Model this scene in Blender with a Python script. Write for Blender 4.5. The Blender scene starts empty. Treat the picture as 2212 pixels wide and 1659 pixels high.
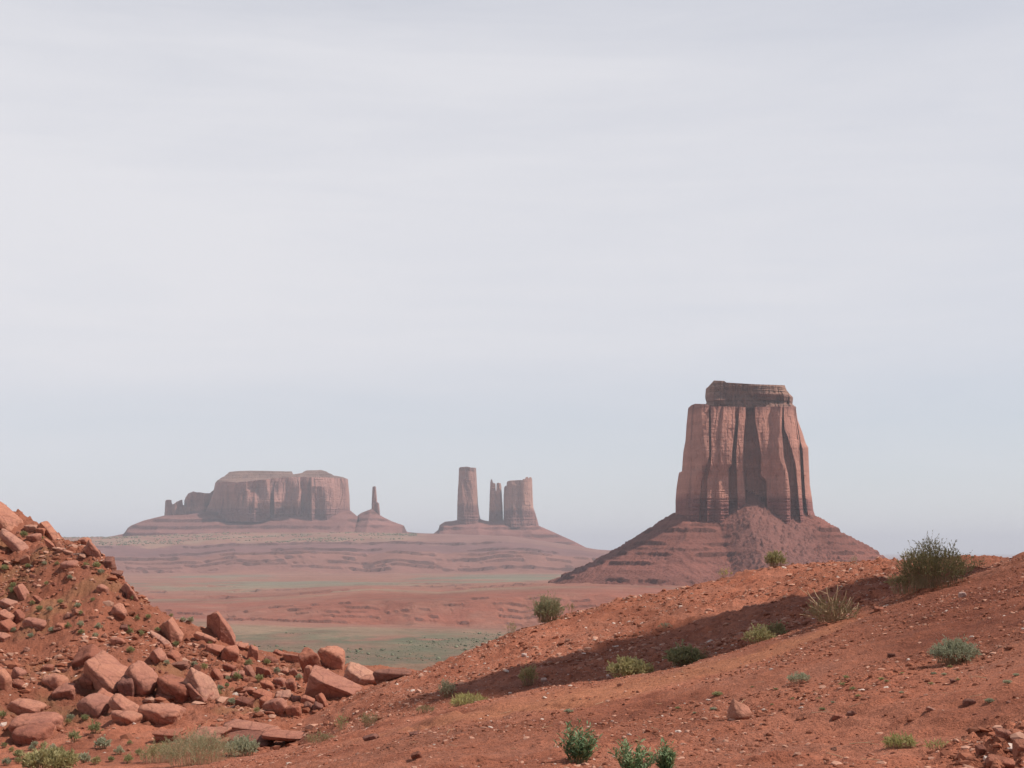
import bpy, math, random
import numpy as np
from mathutils import Vector, Matrix

# ------------------------------------------------------------------ camera, world, sun, exposure
SC = bpy.context.scene
COL = SC.collection
W, H = 2212.0, 1659.0            # measuring frame of the photograph
F = 3072.0                       # focal length in those pixels
HORIZON = 1185.0                 # row of the true horizon
CX, CY = W / 2, H / 2
PITCH = math.atan((HORIZON - CY) / F)
cam_d = bpy.data.cameras.new('camera')
cam_d.sensor_width = 36.0
cam_d.lens = 36.0 * F / W
cam_d.clip_start = 0.1
cam_d.clip_end = 200000.0
cam = bpy.data.objects.new('camera', cam_d)
COL.objects.link(cam)
cam.rotation_euler = (math.pi / 2 + PITCH, 0, 0)
SC.camera = cam

SUN_EL = math.radians(52.0)
SUN_B = math.radians(4.0)       # the sun stands to the right, this much towards the viewer
TO_SUN = Vector((math.cos(SUN_EL) * math.cos(SUN_B), -math.cos(SUN_EL) * math.sin(SUN_B), math.sin(SUN_EL)))
sun_d = bpy.data.lights.new('sun', 'SUN')
sun_d.energy = 5.0
sun_d.angle = math.radians(1.2)
sun_d.color = (1.0, 0.95, 0.88)
sun = bpy.data.objects.new('sun', sun_d)
COL.objects.link(sun)
sun.location = (40, -30, 60)
sun.rotation_euler = TO_SUN.to_track_quat('Z', 'Y').to_euler()

SC.view_settings.view_transform = 'Standard'
SC.view_settings.look = 'None'
SC.view_settings.exposure = 0.0
SC.view_settings.gamma = 1.0
SC.render.engine = 'CYCLES'
SC.cycles.use_denoising = True
SC.cycles.denoising_input_passes = 'RGB_ALBEDO_NORMAL'
SC.cycles.max_bounces = 5
SC.cycles.diffuse_bounces = 3
SC.cycles.volume_bounces = 0

world = bpy.data.worlds.new('World')
SC.world = world
world.use_nodes = True
wn, wl = world.node_tree.nodes, world.node_tree.links
wn.clear()


def wnode(t, **kw):
    n = wn.new(t)
    for k, v in kw.items():
        setattr(n, k, v)
    return n


w_out = wnode('ShaderNodeOutputWorld')
w_bg = wnode('ShaderNodeBackground')
w_bg.inputs['Strength'].default_value = 0.1
w_sky = wnode('ShaderNodeTexSky', sky_type='NISHITA', sun_disc=False)
w_sky.sun_elevation = SUN_EL
w_sky.sun_rotation = math.atan2(TO_SUN.x, TO_SUN.y)
w_sky.air_density = 1.0
w_sky.dust_density = 1.1
w_sky.altitude = 1700
w_tc = wnode('ShaderNodeTexCoord')
w_sep = wnode('ShaderNodeSeparateXYZ')
wl.new(w_tc.outputs['Generated'], w_sep.inputs[0])
# thin high cloud: cover by elevation ...
w_ramp = wnode('ShaderNodeValToRGB')
wl.new(w_sep.outputs['Z'], w_ramp.inputs[0])
cr = w_ramp.color_ramp
stops = [(0.0, .84), (0.05, .72), (0.085, .70), (0.125, .86), (0.18, .95), (0.26, .93), (0.33, .90), (0.38, .80), (0.55, .48), (1.0, .30)]
cr.elements[0].position, cr.elements[0].color = stops[0][0], (stops[0][1],) * 3 + (1,)
cr.elements[1].position, cr.elements[1].color = stops[-1][0], (stops[-1][1],) * 3 + (1,)
for p_, v_ in stops[1:-1]:
    e_ = cr.elements.new(p_)
    e_.color = (v_, v_, v_, 1)
# ... broken by soft streaks of two sizes
def streak(scale, vec, detail, rough, dist):
    mp = wnode('ShaderNodeMapping')
    mp.inputs['Scale'].default_value = vec
    mp.inputs['Rotation'].default_value = (0, math.radians(6), 0)
    wl.new(w_tc.outputs['Generated'], mp.inputs[0])
    nz = wnode('ShaderNodeTexNoise')
    nz.inputs['Scale'].default_value = scale
    nz.inputs['Detail'].default_value = detail
    nz.inputs['Roughness'].default_value = rough
    nz.inputs['Distortion'].default_value = dist
    wl.new(mp.outputs[0], nz.inputs[0])
    return nz.outputs['Fac']


def wmath(op, a, b=None):
    m = wnode('ShaderNodeMath', operation=op)
    for i, v in enumerate((a, b)):
        if v is None:
            continue
        if isinstance(v, (int, float)):
            m.inputs[i].default_value = v
        else:
            wl.new(v, m.inputs[i])
    return m.outputs[0]


s1 = streak(2.2, (1.0, 1.0, 5.5), 5, .55, .6)
s2 = streak(7.0, (1.0, 1.0, 9.0), 6, .6, .8)
amt = wmath('ADD', wmath('MULTIPLY', wmath('SUBTRACT', s1, .5), .34), wmath('MULTIPLY', wmath('SUBTRACT', s2, .5), .10))
side = wmath('MULTIPLY', w_sep.outputs['X'], -0.22)
back = wmath('MULTIPLY', wmath('SUBTRACT', w_sep.outputs['Y'], .9), .16)      # the veil of cloud thins out overhead and behind
fac = wmath('ADD', wmath('ADD', wmath('ADD', w_ramp.outputs[0], amt), side), wmath('MINIMUM', back, 0.0))
fac_c = wnode('ShaderNodeClamp')
wl.new(fac, fac_c.inputs[0])
w_mix = wnode('ShaderNodeMix', data_type='RGBA')
wl.new(fac_c.outputs[0], w_mix.inputs['Factor'])
wl.new(w_sky.outputs[0], w_mix.inputs[6])
w_mix.inputs[7].default_value = (7.75, 7.75, 8.15, 1)
wl.new(w_mix.outputs[2], w_bg.inputs['Color'])
wl.new(w_bg.outputs[0], w_out.inputs['Surface'])

# ------------------------------------------------------------------ helpers
COSP, SINP = math.cos(PITCH), math.sin(PITCH)


def ray(px, py):
    """direction through a measured point, scaled so that world y = 1: returns (x/y, z/y)"""
    px = np.asarray(px, float)
    py = np.asarray(py, float)
    up = CY - py
    y = F * COSP - up * SINP
    z = F * SINP + up * COSP
    return (px - CX) / y, z / y


def at(px, py, Y):
    a, s = ray(px, py)
    return a * Y, s * Y


def _hash(ix, iy, iz, seed):
    with np.errstate(over='ignore'):
        h = (ix.astype(np.int64).astype(np.uint32) * np.uint32(0x9E3779B1)) ^ (iy.astype(np.int64).astype(np.uint32) * np.uint32(0x85EBCA77)) \
            ^ (iz.astype(np.int64).astype(np.uint32) * np.uint32(0xC2B2AE3D)) ^ np.uint32((seed * 668265263 + 12345) & 0xFFFFFFFF)
        h ^= h >> np.uint32(15)
        h *= np.uint32(0x2C1B3C6D)
        h ^= h >> np.uint32(12)
        h *= np.uint32(0x297A2D39)
        h ^= h >> np.uint32(15)
    return h.astype(np.float64) / 4294967296.0


def hash1(i, seed=0, j=0):
    i = np.asarray(i, float)
    j = np.broadcast_to(np.asarray(j, float), i.shape)
    return _hash(np.floor(i), np.floor(j), np.zeros_like(i), seed)


def vnoise(x, y=0.0, z=0.0, seed=0):
    x, y, z = np.broadcast_arrays(np.asarray(x, float), np.asarray(y, float), np.asarray(z, float))
    x0, y0, z0 = np.floor(x), np.floor(y), np.floor(z)
    u, v, w = x - x0, y - y0, z - z0
    u, v, w = u * u * (3 - 2 * u), v * v * (3 - 2 * v), w * w * (3 - 2 * w)
    r = 0
    for i in (0, 1):
        for j in (0, 1):
            for k in (0, 1):
                c = _hash(x0 + i, y0 + j, z0 + k, seed)
                r = r + c * (u if i else 1 - u) * (v if j else 1 - v) * (w if k else 1 - w)
    return r * 2 - 1


def fbm(x, y=0.0, z=0.0, seed=0, oct=4, gain=.5):
    r, a, f = 0, 1.0, 1.0
    for o in range(oct):
        r = r + a * vnoise(np.asarray(x) * f + 17.3 * o, np.asarray(y) * f + 5.7 * o, np.asarray(z) * f, seed + o)
        a *= gain
        f *= 2.03
    return r


def sstep(a, b, x):
    t = np.clip((np.asarray(x, float) - a) / (b - a), 0, 1)
    return t * t * (3 - 2 * t)


def mesh_from(name, V, Fc, mat=None, smooth=True, col=None):
    V = np.asarray(V, np.float32)
    me = bpy.data.meshes.new(name)
    if isinstance(Fc, np.ndarray):
        n, k = Fc.shape
        me.vertices.add(len(V))
        me.vertices.foreach_set('co', V.ravel())
        me.loops.add(n * k)
        me.loops.foreach_set('vertex_index', Fc.astype(np.int32).ravel())
        me.polygons.add(n)
        me.polygons.foreach_set('loop_start', np.arange(0, n * k, k, dtype=np.int32))
        me.polygons.foreach_set('loop_total', np.full(n, k, dtype=np.int32))
        me.update(calc_edges=True)
    else:
        me.from_pydata(V.tolist(), [], Fc)
        me.update()
    me.polygons.foreach_set('use_smooth', np.full(len(me.polygons), smooth))
    if col is not None:
        ca = me.color_attributes.new('Col', 'FLOAT_COLOR', 'POINT')
        c4 = np.ones((len(V), 4), np.float32)
        c4[:, :3] = col
        ca.data.foreach_set('color', c4.ravel())
    if mat:
        me.materials.append(mat)
    me.validate()
    return me


def link(name, me, parent=None):
    o = bpy.data.objects.new(name, me)
    COL.objects.link(o)
    if parent is not None:
        o.parent = parent
    return o


def tag(o, label=None, cat=None, group=None, kind=None):
    for k, v in (('label', label), ('category', cat), ('group', group), ('kind', kind)):
        if v:
            o[k] = v
    return o


def empty(name, loc):
    o = bpy.data.objects.new(name, None)
    COL.objects.link(o)
    o.location = loc
    o.empty_display_size = .2
    return o


def grid_faces(nr, nc, wrap=False):
    r = np.arange(nr - 1)[:, None]
    c = np.arange(nc if wrap else nc - 1)[None, :]
    c2 = (c + 1) % nc
    a = r * nc + c
    b = r * nc + c2
    return np.stack([a, b, b + nc, a + nc], -1).reshape(-1, 4)


# ------------------------------------------------------------------ materials
def new_mat(name):
    m = bpy.data.materials.new(name)
    m.use_nodes = True
    nt = m.node_tree
    b = nt.nodes['Principled BSDF']
    b.inputs['Roughness'].default_value = .95
    b.inputs['Specular IOR Level'].default_value = .15
    return m, nt, b


def noise_node(nt, scale, detail=6, rough=.6, coord='Object', vec=None, dist=0.0):
    tc = nt.nodes.new('ShaderNodeTexCoord')
    src = tc.outputs[coord]
    if vec:
        mp = nt.nodes.new('ShaderNodeMapping')
        mp.inputs['Scale'].default_value = vec
        nt.links.new(src, mp.inputs[0])
        src = mp.outputs[0]
    n = nt.nodes.new('ShaderNodeTexNoise')
    n.inputs['Scale'].default_value = scale
    n.inputs['Detail'].default_value = detail
    n.inputs['Roughness'].default_value = rough
    n.inputs['Distortion'].default_value = dist
    nt.links.new(src, n.inputs[0])
    return n.outputs['Fac']


def ramp(nt, src, stops):
    r = nt.nodes.new('ShaderNodeValToRGB')
    nt.links.new(src, r.inputs[0])
    e = r.color_ramp.elements
    e[0].position, e[1].position = stops[0][0], stops[-1][0]
    e[0].color, e[1].color = tuple(stops[0][1]) + (1,), tuple(stops[-1][1]) + (1,)
    for p, c in stops[1:-1]:
        k = e.new(p)
        k.color = tuple(c) + (1,)
    return r.outputs[0]


def mixc(nt, blend, f, a, b):
    m = nt.nodes.new('ShaderNodeMix')
    m.data_type = 'RGBA'
    m.blend_type = blend
    for i, v in ((0, f), (6, a), (7, b)):
        if isinstance(v, (int, float)):
            m.inputs[i].default_value = v
        elif isinstance(v, tuple):
            m.inputs[i].default_value = v + (1,)
        else:
            nt.links.new(v, m.inputs[i])
    return m.outputs[2]


def bump(nt, b, src, strength, dist):
    n = nt.nodes.new('ShaderNodeBump')
    n.inputs['Strength'].default_value = strength
    n.inputs['Distance'].default_value = dist
    nt.links.new(src, n.inputs['Height'])
    nt.links.new(n.outputs[0], b.inputs['Normal'])


def attr(nt):
    a = nt.nodes.new('ShaderNodeAttribute')
    a.attribute_name = 'Col'
    return a.outputs['Color']


def grey(v):
    return (v, v, v)


def m_terrain(name, s_big, s_small, bdist, contrast=.35, fine=0):
    m, nt, b = new_mat(name)
    c = attr(nt)
    n1 = noise_node(nt, s_big, 5, .6)
    n2 = noise_node(nt, s_small, 4, .7)
    c = mixc(nt, 'MULTIPLY', 1.0, c, ramp(nt, n1, [(.25, grey(1 - contrast)), (.75, grey(1 + contrast))]))
    c = mixc(nt, 'MULTIPLY', 1.0, c, ramp(nt, n2, [(.25, grey(1 - contrast)), (.75, grey(1 + contrast * .9))]))
    hgt = n2
    if fine:
        n3 = noise_node(nt, fine, 4, .75)
        c = mixc(nt, 'MULTIPLY', 1.0, c, ramp(nt, n3, [(.25, grey(.66)), (.5, grey(1.0)), (.75, grey(1.3))]))
        ad = nt.nodes.new('ShaderNodeMath')
        ad.operation = 'MULTIPLY_ADD'
        nt.links.new(n3, ad.inputs[0])
        ad.inputs[1].default_value = .45
        nt.links.new(n2, ad.inputs[2])
        hgt = ad.outputs[0]
    nt.links.new(c, b.inputs['Base Color'])
    bump(nt, b, hgt, 1.0, bdist)
    return m


M_GROUND = m_terrain('red_dirt', .35, 9.0, .08, .22, 34.0)
M_VALLEY = m_terrain('valley_earth', .006, .05, 4.0, .22)


def m_cliff(name, s, bdist):
    m, nt, b = new_mat(name)
    c = attr(nt)
    streaks = noise_node(nt, .05 * s, 6, .65, vec=(1, 1, .12), dist=.3)
    strata = noise_node(nt, .045 * s, 5, .6, vec=(.06, .06, 1.6))
    fine = noise_node(nt, .35 * s, 5, .7, vec=(1, 1, .5))
    c = mixc(nt, 'MULTIPLY', 1.0, c, ramp(nt, streaks, [(.30, (.50, .45, .50)), (.43, (.95, .93, .93)), (.75, (1.16, 1.13, 1.1))]))
    c = mixc(nt, 'MULTIPLY', .8, c, ramp(nt, strata, [(.3, (.78, .74, .74)), (.7, (1.15, 1.15, 1.15))]))
    c = mixc(nt, 'MULTIPLY', .7, c, ramp(nt, fine, [(.3, grey(.78)), (.7, grey(1.18))]))
    nt.links.new(c, b.inputs['Base Color'])
    add = nt.nodes.new('ShaderNodeMath')
    add.operation = 'ADD'
    nt.links.new(streaks, add.inputs[0])
    nt.links.new(fine, add.inputs[1])
    bump(nt, b, add.outputs[0], .9, bdist)
    return m


M_CLIFF = m_cliff('cliff_sandstone', 1.0, 5.0)
M_CLIFF_FAR = m_cliff('far_cliff_sandstone', .42, 9.0)


def m_talus(name, s, bdist):
    m, nt, b = new_mat(name)
    c = attr(nt)
    n1 = noise_node(nt, .02 * s, 5, .6)
    n2 = noise_node(nt, .28 * s, 5, .75)
    strata = noise_node(nt, .08 * s, 3, .6, vec=(.04, .04, 1.5))
    c = mixc(nt, 'MULTIPLY', 1.0, c, ramp(nt, n1, [(.3, grey(.84)), (.7, grey(1.14))]))
    c = mixc(nt, 'MULTIPLY', 1.0, c, ramp(nt, n2, [(.28, grey(.7)), (.5, grey(1)), (.75, grey(1.3))]))
    c = mixc(nt, 'MULTIPLY', .7, c, ramp(nt, strata, [(.3, (.8, .76, .76)), (.7, (1.12, 1.12, 1.12))]))
    nt.links.new(c, b.inputs['Base Color'])
    bump(nt, b, n2, .9, bdist)
    return m


M_TALUS = m_talus('talus_debris', 1.0, 3.0)
M_TALUS_FAR = m_talus('far_talus_debris', .4, 6.0)


def m_rock(name, base, scale=1.0, varnish=.6):
    m, nt, b = new_mat(name)
    n1 = noise_node(nt, .9 * scale, 5, .6)
    n2 = noise_node(nt, 9 * scale, 6, .7)
    n3 = noise_node(nt, 2.2 * scale, 4, .55, vec=(1, 1, 2.5), dist=.6)
    oi = nt.nodes.new('ShaderNodeObjectInfo')
    tint = ramp(nt, oi.outputs['Random'], [(0, (.74, .68, .70)), (.3, (1.02, .92, .86)), (.6, (.95, 1.0, 1.08)), (1, (1.15, 1.22, 1.22))])
    k = mixc(nt, 'MIX', ramp(nt, n1, [(.35, grey(0)), (.65, grey(1))]), tuple(base), tuple(x * y for x, y in zip(base, (.82, .78, .82))))
    k = mixc(nt, 'MULTIPLY', 1.0, k, tint)
    k = mixc(nt, 'MULTIPLY', varnish, k, ramp(nt, n3, [(.32, (.62, .58, .66)), (.48, (1, 1, 1)), (.8, (1.1, 1.06, 1.0))]))
    k = mixc(nt, 'MULTIPLY', .8, k, ramp(nt, n2, [(.28, grey(.72)), (.7, grey(1.18))]))
    tc = nt.nodes.new('ShaderNodeTexCoord')
    wob_ = nt.nodes.new('ShaderNodeVectorMath')
    wob_.operation = 'MULTIPLY_ADD'
    nz_ = nt.nodes.new('ShaderNodeTexNoise')
    nz_.inputs['Scale'].default_value = 1.6 * scale
    nz_.inputs['Detail'].default_value = 4
    nt.links.new(tc.outputs['Object'], nz_.inputs[0])
    nt.links.new(nz_.outputs['Color'], wob_.inputs[0])
    wob_.inputs[1].default_value = (.7 / scale,) * 3
    nt.links.new(tc.outputs['Object'], wob_.inputs[2])
    vor = nt.nodes.new('ShaderNodeTexVoronoi')
    vor.feature = 'DISTANCE_TO_EDGE'
    vor.inputs['Scale'].default_value = .6 * scale
    nt.links.new(wob_.outputs[0], vor.inputs['Vector'])
    crack = ramp(nt, vor.outputs['Distance'], [(0.0, grey(.35)), (.022, grey(1.0))])
    k = mixc(nt, 'MULTIPLY', .5, k, crack)
    nt.links.new(k, b.inputs['Base Color'])
    bump(nt, b, n2, .8, .06 / scale)
    return m


M_ROCK = m_rock('red_sandstone', (.41, .172, .108))
M_ROCK_PALE = m_rock('pale_sandstone', (.45, .215, .14))
M_ROCK_DARK = m_rock('brown_sandstone', (.25, .105, .07))
M_ROCK_SMALL = m_rock('small_red_stone', (.34, .14, .09), 4.0)
M_STONE_WHITE = m_rock('whitish_stone', (.58, .42, .34), 5.0, .2)


def m_attr(name, s, bdist):
    m, nt, b = new_mat(name)
    n2 = noise_node(nt, s, 4, .7)
    c = mixc(nt, 'MULTIPLY', 1.0, attr(nt), ramp(nt, n2, [(.25, grey(.75)), (.75, grey(1.2))]))
    nt.links.new(c, b.inputs['Base Color'])
    bump(nt, b, n2, .5, bdist)
    return m


M_GRAVEL = m_attr('gravel_stone', 25.0, .01)
M_SCRUB = m_attr('distant_scrub_leaf', .5, .1)


def m_leaf(name, c1, c2, s=6.0, trans=.38):
    m, nt, b = new_mat(name)
    n = noise_node(nt, s, 3, .6)
    oi = nt.nodes.new('ShaderNodeObjectInfo')
    c = mixc(nt, 'MIX', ramp(nt, n, [(.35, grey(0)), (.65, grey(1))]), tuple(c1), tuple(c2))
    c = mixc(nt, 'MULTIPLY', 1.0, c, ramp(nt, oi.outputs['Random'], [(0, (.8, .85, .8)), (1, (1.15, 1.1, 1.0))]))
    nt.links.new(c, b.inputs['Base Color'])
    b.inputs['Roughness'].default_value = .6
    b.inputs['Specular IOR Level'].default_value = .25
    t = nt.nodes.new('ShaderNodeBsdfTranslucent')
    nt.links.new(c, t.inputs[0])
    ms = nt.nodes.new('ShaderNodeMixShader')
    ms.inputs[0].default_value = trans
    out = nt.nodes['Material Output']
    nt.links.new(b.outputs[0], ms.inputs[1])
    nt.links.new(t.outputs[0], ms.inputs[2])
    nt.links.new(ms.outputs[0], out.inputs['Surface'])
    return m


M_SAGE = m_leaf('sage_leaf', (0.371, 0.371, 0.256), (0.474, 0.461, 0.333))
M_OLIVE = m_leaf('olive_leaf', (0.320, 0.294, 0.141), (0.448, 0.397, 0.218))
M_GREEN = m_leaf('green_leaf', (0.282, 0.282, 0.128), (0.384, 0.371, 0.192))
M_LIME = m_leaf('yellow_green_blade', (.37, .34, .13), (.44, .40, .18))
M_DRYSAGE = m_leaf('dry_sage_leaf', (0.461, 0.397, 0.243), (0.346, 0.346, 0.205))
M_DRY = m_leaf('dry_grass_blade', (.38, .29, .16), (.28, .23, .13))
M_BUSH = m_leaf('dark_olive_leaf', (0.166, 0.147, 0.070), (0.256, 0.211, 0.109))
M_WEED = m_leaf('lance_leaf', (0.128, 0.198, 0.083), (0.269, 0.333, 0.186), 14, .2)
M_STEM = m_leaf('woody_stem', (.22, .14, .08), (.30, .21, .13), 8, .0)
M_DEADWOOD = m_leaf('bleached_twig', (.48, .34, .22), (.38, .25, .16), 8, .0)

# ------------------------------------------------------------------ near ground: spur, gully, stony mound, rubble hillside
# for each measured column: (row, distance) of the ground's own bends
GC = {
    -900: [(2300, 3), (2050, 8), (2000, 14), (1900, 24), (1850, 28), (1650, 36), (1600, 40), (1560, 43), (1400, 50), (700, 72), (500, 90)],
    0: [(2700, 3), (1950, 9), (1880, 15), (1790, 25), (1740, 29), (1659, 37), (1600, 41), (1560, 44), (1400, 53), (1112, 66), (1150, 80)],
    120: [(2650, 3), (1900, 9), (1835, 15), (1752, 25), (1715, 29), (1650, 37), (1595, 41), (1555, 44), (1410, 52), (1156, 62), (1228, 76)],
    200: [(2620, 3), (1868, 9), (1805, 15), (1728, 25), (1698, 29), (1643, 37), (1592, 41), (1552, 44), (1415, 51.5), (1185, 60), (1280, 74)],
    262: [(2600, 3), (1848, 9), (1788, 15), (1712, 25), (1688, 29), (1640, 37), (1590, 41), (1550, 44), (1420, 51), (1258, 58.5), (1340, 72)],
    345: [(2570, 3), (1825, 9), (1765, 15), (1692, 25), (1678, 29), (1638, 37), (1590, 41), (1550, 44), (1440, 51), (1313, 58), (1400, 72)],
    500: [(2500, 3), (1780, 9), (1720, 15), (1653, 25), (1662, 28), (1640, 36), (1614, 39.6), (1566, 41), (1480, 51), (1388, 58), (1480, 72)],
    620: [(2480, 3), (1755, 9), (1690, 15), (1622, 25), (1652, 28), (1632, 36), (1612, 39.6), (1562, 41.3), (1490, 51), (1414, 59), (1500, 73)],
    700: [(2460, 3), (1735, 9), (1670, 15), (1601, 25), (1640, 28), (1590, 36), (1548, 41), (1540, 44), (1490, 52), (1426, 61), (1520, 75)],
    800: [(2450, 3), (1715, 9), (1645, 15), (1573, 25), (1615, 28), (1530, 37), (1484, 42), (1500, 47), (1480, 53), (1440, 62), (1530, 76)],
    900: [(2440, 3), (1700, 9), (1620, 15), (1546, 24.5), (1590, 28), (1495, 38), (1443, 43), (1480, 50), (1472, 56), (1447, 63), (1540, 76)],
    1000: [(2430, 3), (1690, 9.2), (1604, 15), (1527, 24.2), (1568, 28), (1468, 38), (1408, 43.5), (1450, 51), (1470, 58), (1470, 65), (1550, 78)],
    1100: [(2420, 3), (1680, 9.5), (1590, 15), (1508, 24), (1547, 28), (1442, 38), (1374, 44), (1420, 52), (1460, 60), (1480, 66), (1560, 80)],
    1300: [(2400, 3), (1665, 9.5), (1560, 15), (1471, 23), (1505, 28), (1400, 38), (1309, 45), (1350, 53), (1420, 60), (1460, 66), (1560, 80)],
    1500: [(2400, 3), (1660, 9.5), (1530, 15), (1428, 22.5), (1455, 28), (1358, 38), (1257, 46), (1300, 54), (1380, 60), (1430, 66), (1550, 80)],
    1700: [(2400, 3), (1658, 9.2), (1505, 14.6), (1368, 23), (1392, 28), (1308, 38), (1225, 47), (1270, 55), (1350, 61), (1420, 67), (1550, 80)],
    1900: [(2400, 3), (1656, 9), (1462, 14.2), (1303, 24), (1328, 28), (1272, 37), (1213, 47), (1250, 55), (1330, 61), (1400, 67), (1550, 80)],
    2100: [(2390, 3), (1652, 8.8), (1432, 13.8), (1236, 24.5), (1258, 28), (1245, 36), (1209, 46), (1240, 55), (1320, 61), (1400, 67), (1550, 80)],
    2212: [(2380, 3), (1640, 8.5), (1405, 13.4), (1190, 25), (1212, 29), (1216, 36), (1206, 46), (1240, 55), (1320, 61), (1400, 67), (1550, 80)],
    3000: [(2300, 3), (1560, 8), (1230, 13), (980, 25), (960, 30), (960, 36), (960, 46), (1000, 55), (1000, 61), (1040, 67), (1100, 80)],
}
pxs = np.array(sorted(GC))
tab = np.array([GC[p] for p in pxs], float)                       # col, row, (py, d)
tabA, tabS = ray(np.repeat(pxs[:, None], tab.shape[1], 1), tab[:, :, 0])
tabD = tab[:, :, 1]
tabZ = tabS * tabD
colA = tabA[:, 5]                                                  # bearing of each column
GA = np.concatenate([np.linspace(-.66, -.40, 60)[:-1], np.linspace(-.40, .40, 900), np.linspace(.40, .66, 60)[1:]])
GD = np.concatenate([np.geomspace(3, 8, 50)[:-1], np.geomspace(8, 70, 760), np.linspace(70, 80, 14)[1:]])
Z0 = np.zeros((len(GD), len(GA)))
for j, a in enumerate(GA):
    i = int(np.clip(np.searchsorted(colA, a) - 1, 0, len(colA) - 2))
    t = np.clip((a - colA[i]) / (colA[i + 1] - colA[i]), 0, 1)
    dd = tabD[i] * (1 - t) + tabD[i + 1] * t
    zz = tabZ[i] * (1 - t) + tabZ[i + 1] * t
    Z0[:, j] = np.interp(GD, dd, zz)


def gauss(arr, sig, axis):
    k = np.exp(-.5 * (np.arange(-3 * sig, 3 * sig + 1) / sig) ** 2)
    k /= k.sum()
    pad = [(0, 0), (0, 0)]
    pad[axis] = (3 * sig, 3 * sig)
    p = np.pad(arr, pad, mode='edge')
    out = np.zeros_like(arr)
    n = arr.shape[axis]
    for q, kv in enumerate(k):
        out += kv * (p[q:q + n] if axis == 0 else p[:, q:q + n])
    return out


Z0 = gauss(gauss(Z0, 5, 0), 10, 1)
GX = GA[None, :] * GD[:, None]
GY = np.repeat(GD[:, None], len(GA), 1)
PXG = CX + GA * (F * COSP + (1400 - CY) * SINP)                    # measured column of each bearing
hill = sstep(900, 500, PXG)[None, :] * sstep(38, 46, GD)[:, None]    # the rubble hillside
mound = sstep(600, 900, PXG)[None, :] * sstep(26, 30, GD)[:, None]
amp = .5 + .5 * fbm(GX * .12, GY * .12, seed=5, oct=3)
Z0 += fbm(GX * .35, GY * .35, seed=1, oct=3) * (.07 + .2 * hill + .03 * mound)
Z0 += fbm(GX * 1.6, GY * 1.6, seed=9, oct=4, gain=.6) * (.034 + .06 * hill + .045 * mound) * (.6 + amp)
rubble = np.clip(fbm(GX * 3.2, GY * 3.2, seed=21, oct=3, gain=.65), 0, 1)
Z0 += rubble ** 1.5 * (.02 + .12 * hill + .03 * mound)
rill = fbm(GX * .9 + GY * .35 + .4 * fbm(GX * .3, GY * .3, seed=35), GY * .10 - GX * .06, seed=36, oct=4, gain=.6)
Z0 -= np.clip(rill, 0, 1) ** 2 * .07 * (1 - hill) * sstep(8, 11, GD)[:, None]
# loose rubble in the right-hand corner nearest the viewer
corner = (sstep(1950, 2150, PXG) * sstep(2420, 2280, PXG))[None, :] * sstep(11.0, 9.3, GD)[:, None]
Z0 += corner * (.01 + .09 * np.abs(fbm(GX * 4, GY * 4, seed=31, oct=4, gain=.6)))


def ground_z(a, d):
    a, d = np.asarray(a, float), np.asarray(d, float)
    j = np.clip(np.searchsorted(GA, a) - 1, 0, len(GA) - 2)
    i = np.clip(np.searchsorted(GD, d) - 1, 0, len(GD) - 2)
    u = np.clip((a - GA[j]) / (GA[j + 1] - GA[j]), 0, 1)
    v = np.clip((d - GD[i]) / (GD[i + 1] - GD[i]), 0, 1)
    return (Z0[i, j] * (1 - u) + Z0[i, j + 1] * u) * (1 - v) + (Z0[i + 1, j] * (1 - u) + Z0[i + 1, j + 1] * u) * v


def ground_xy(x, y):
    return ground_z(np.asarray(x) / np.asarray(y), y)


def hit(px, py, dmin=5.0):
    """the ground point seen at a measured point: (x, y, z)"""
    a, s = ray(px, py)
    ds = GD[GD >= dmin]
    zz = ground_z(np.full(len(ds), float(a)), ds)
    k = np.nonzero(zz >= s * ds)[0]
    i = k[0] if len(k) else int(np.argmax(zz / ds))
    d = ds[i]
    return np.array([a * d, d, zz[i]])


red = np.array([.245, .080, .044])
c = np.ones(GX.shape + (3,)) * red
n_a = fbm(GX * .22, GY * .22, seed=41, oct=4)[..., None]
n_b = fbm(GX * 1.1, GY * 1.1, seed=47, oct=4, gain=.6)[..., None]
c *= np.array([1.66, 1.78, 1.80]) * (1 + .20 * n_a)
c = c + (np.array([.300, .125, .082]) - c) * np.clip(.25 + .55 * n_b, 0, 1) * .6          # pale dusty patches
c = c + (np.array([.180, .050, .028]) - c) * np.clip(.1 - .6 * n_b, 0, 1) * .7           # deep red patches
c = c + (np.array([.260, .090, .052]) - c) * hill[..., None] * .6
# the bare sandy track along the spur's far edge
tr_px = np.array([700, 900, 1150, 1300, 1450, 1600, 1750, 1900])
tr_d = np.array([22.5, 21.5, 20.3, 20.0, 20.0, 20.3, 21.0, 22.5])
tr_w = np.array([.6, 1.0, 1.8, 1.9, 1.6, 1.2, .8, .4])
trd = np.interp(PXG, tr_px, tr_d)[None, :]
trw = np.interp(PXG, tr_px, tr_w, left=.1, right=.1)[None, :]
track = sstep(1.35, .5, np.abs(GD[:, None] - trd + .5 * fbm(GX * .8, GY * .8, seed=52, oct=3)) / trw) * sstep(650, 1000, PXG)[None, :] * sstep(1950, 1700, PXG)[None, :]
c = c + (np.array([.43, .165, .085]) - c) * track[..., None] * .9
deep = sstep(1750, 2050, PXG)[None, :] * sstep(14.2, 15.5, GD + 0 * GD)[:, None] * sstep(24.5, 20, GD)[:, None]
c = c + (np.array([.170, .048, .026]) - c) * (deep * np.clip(.6 + .5 * n_b[..., 0], 0, .85))[..., None]  # deeper red soil on the right slope, its dimmer light painted in too
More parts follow.
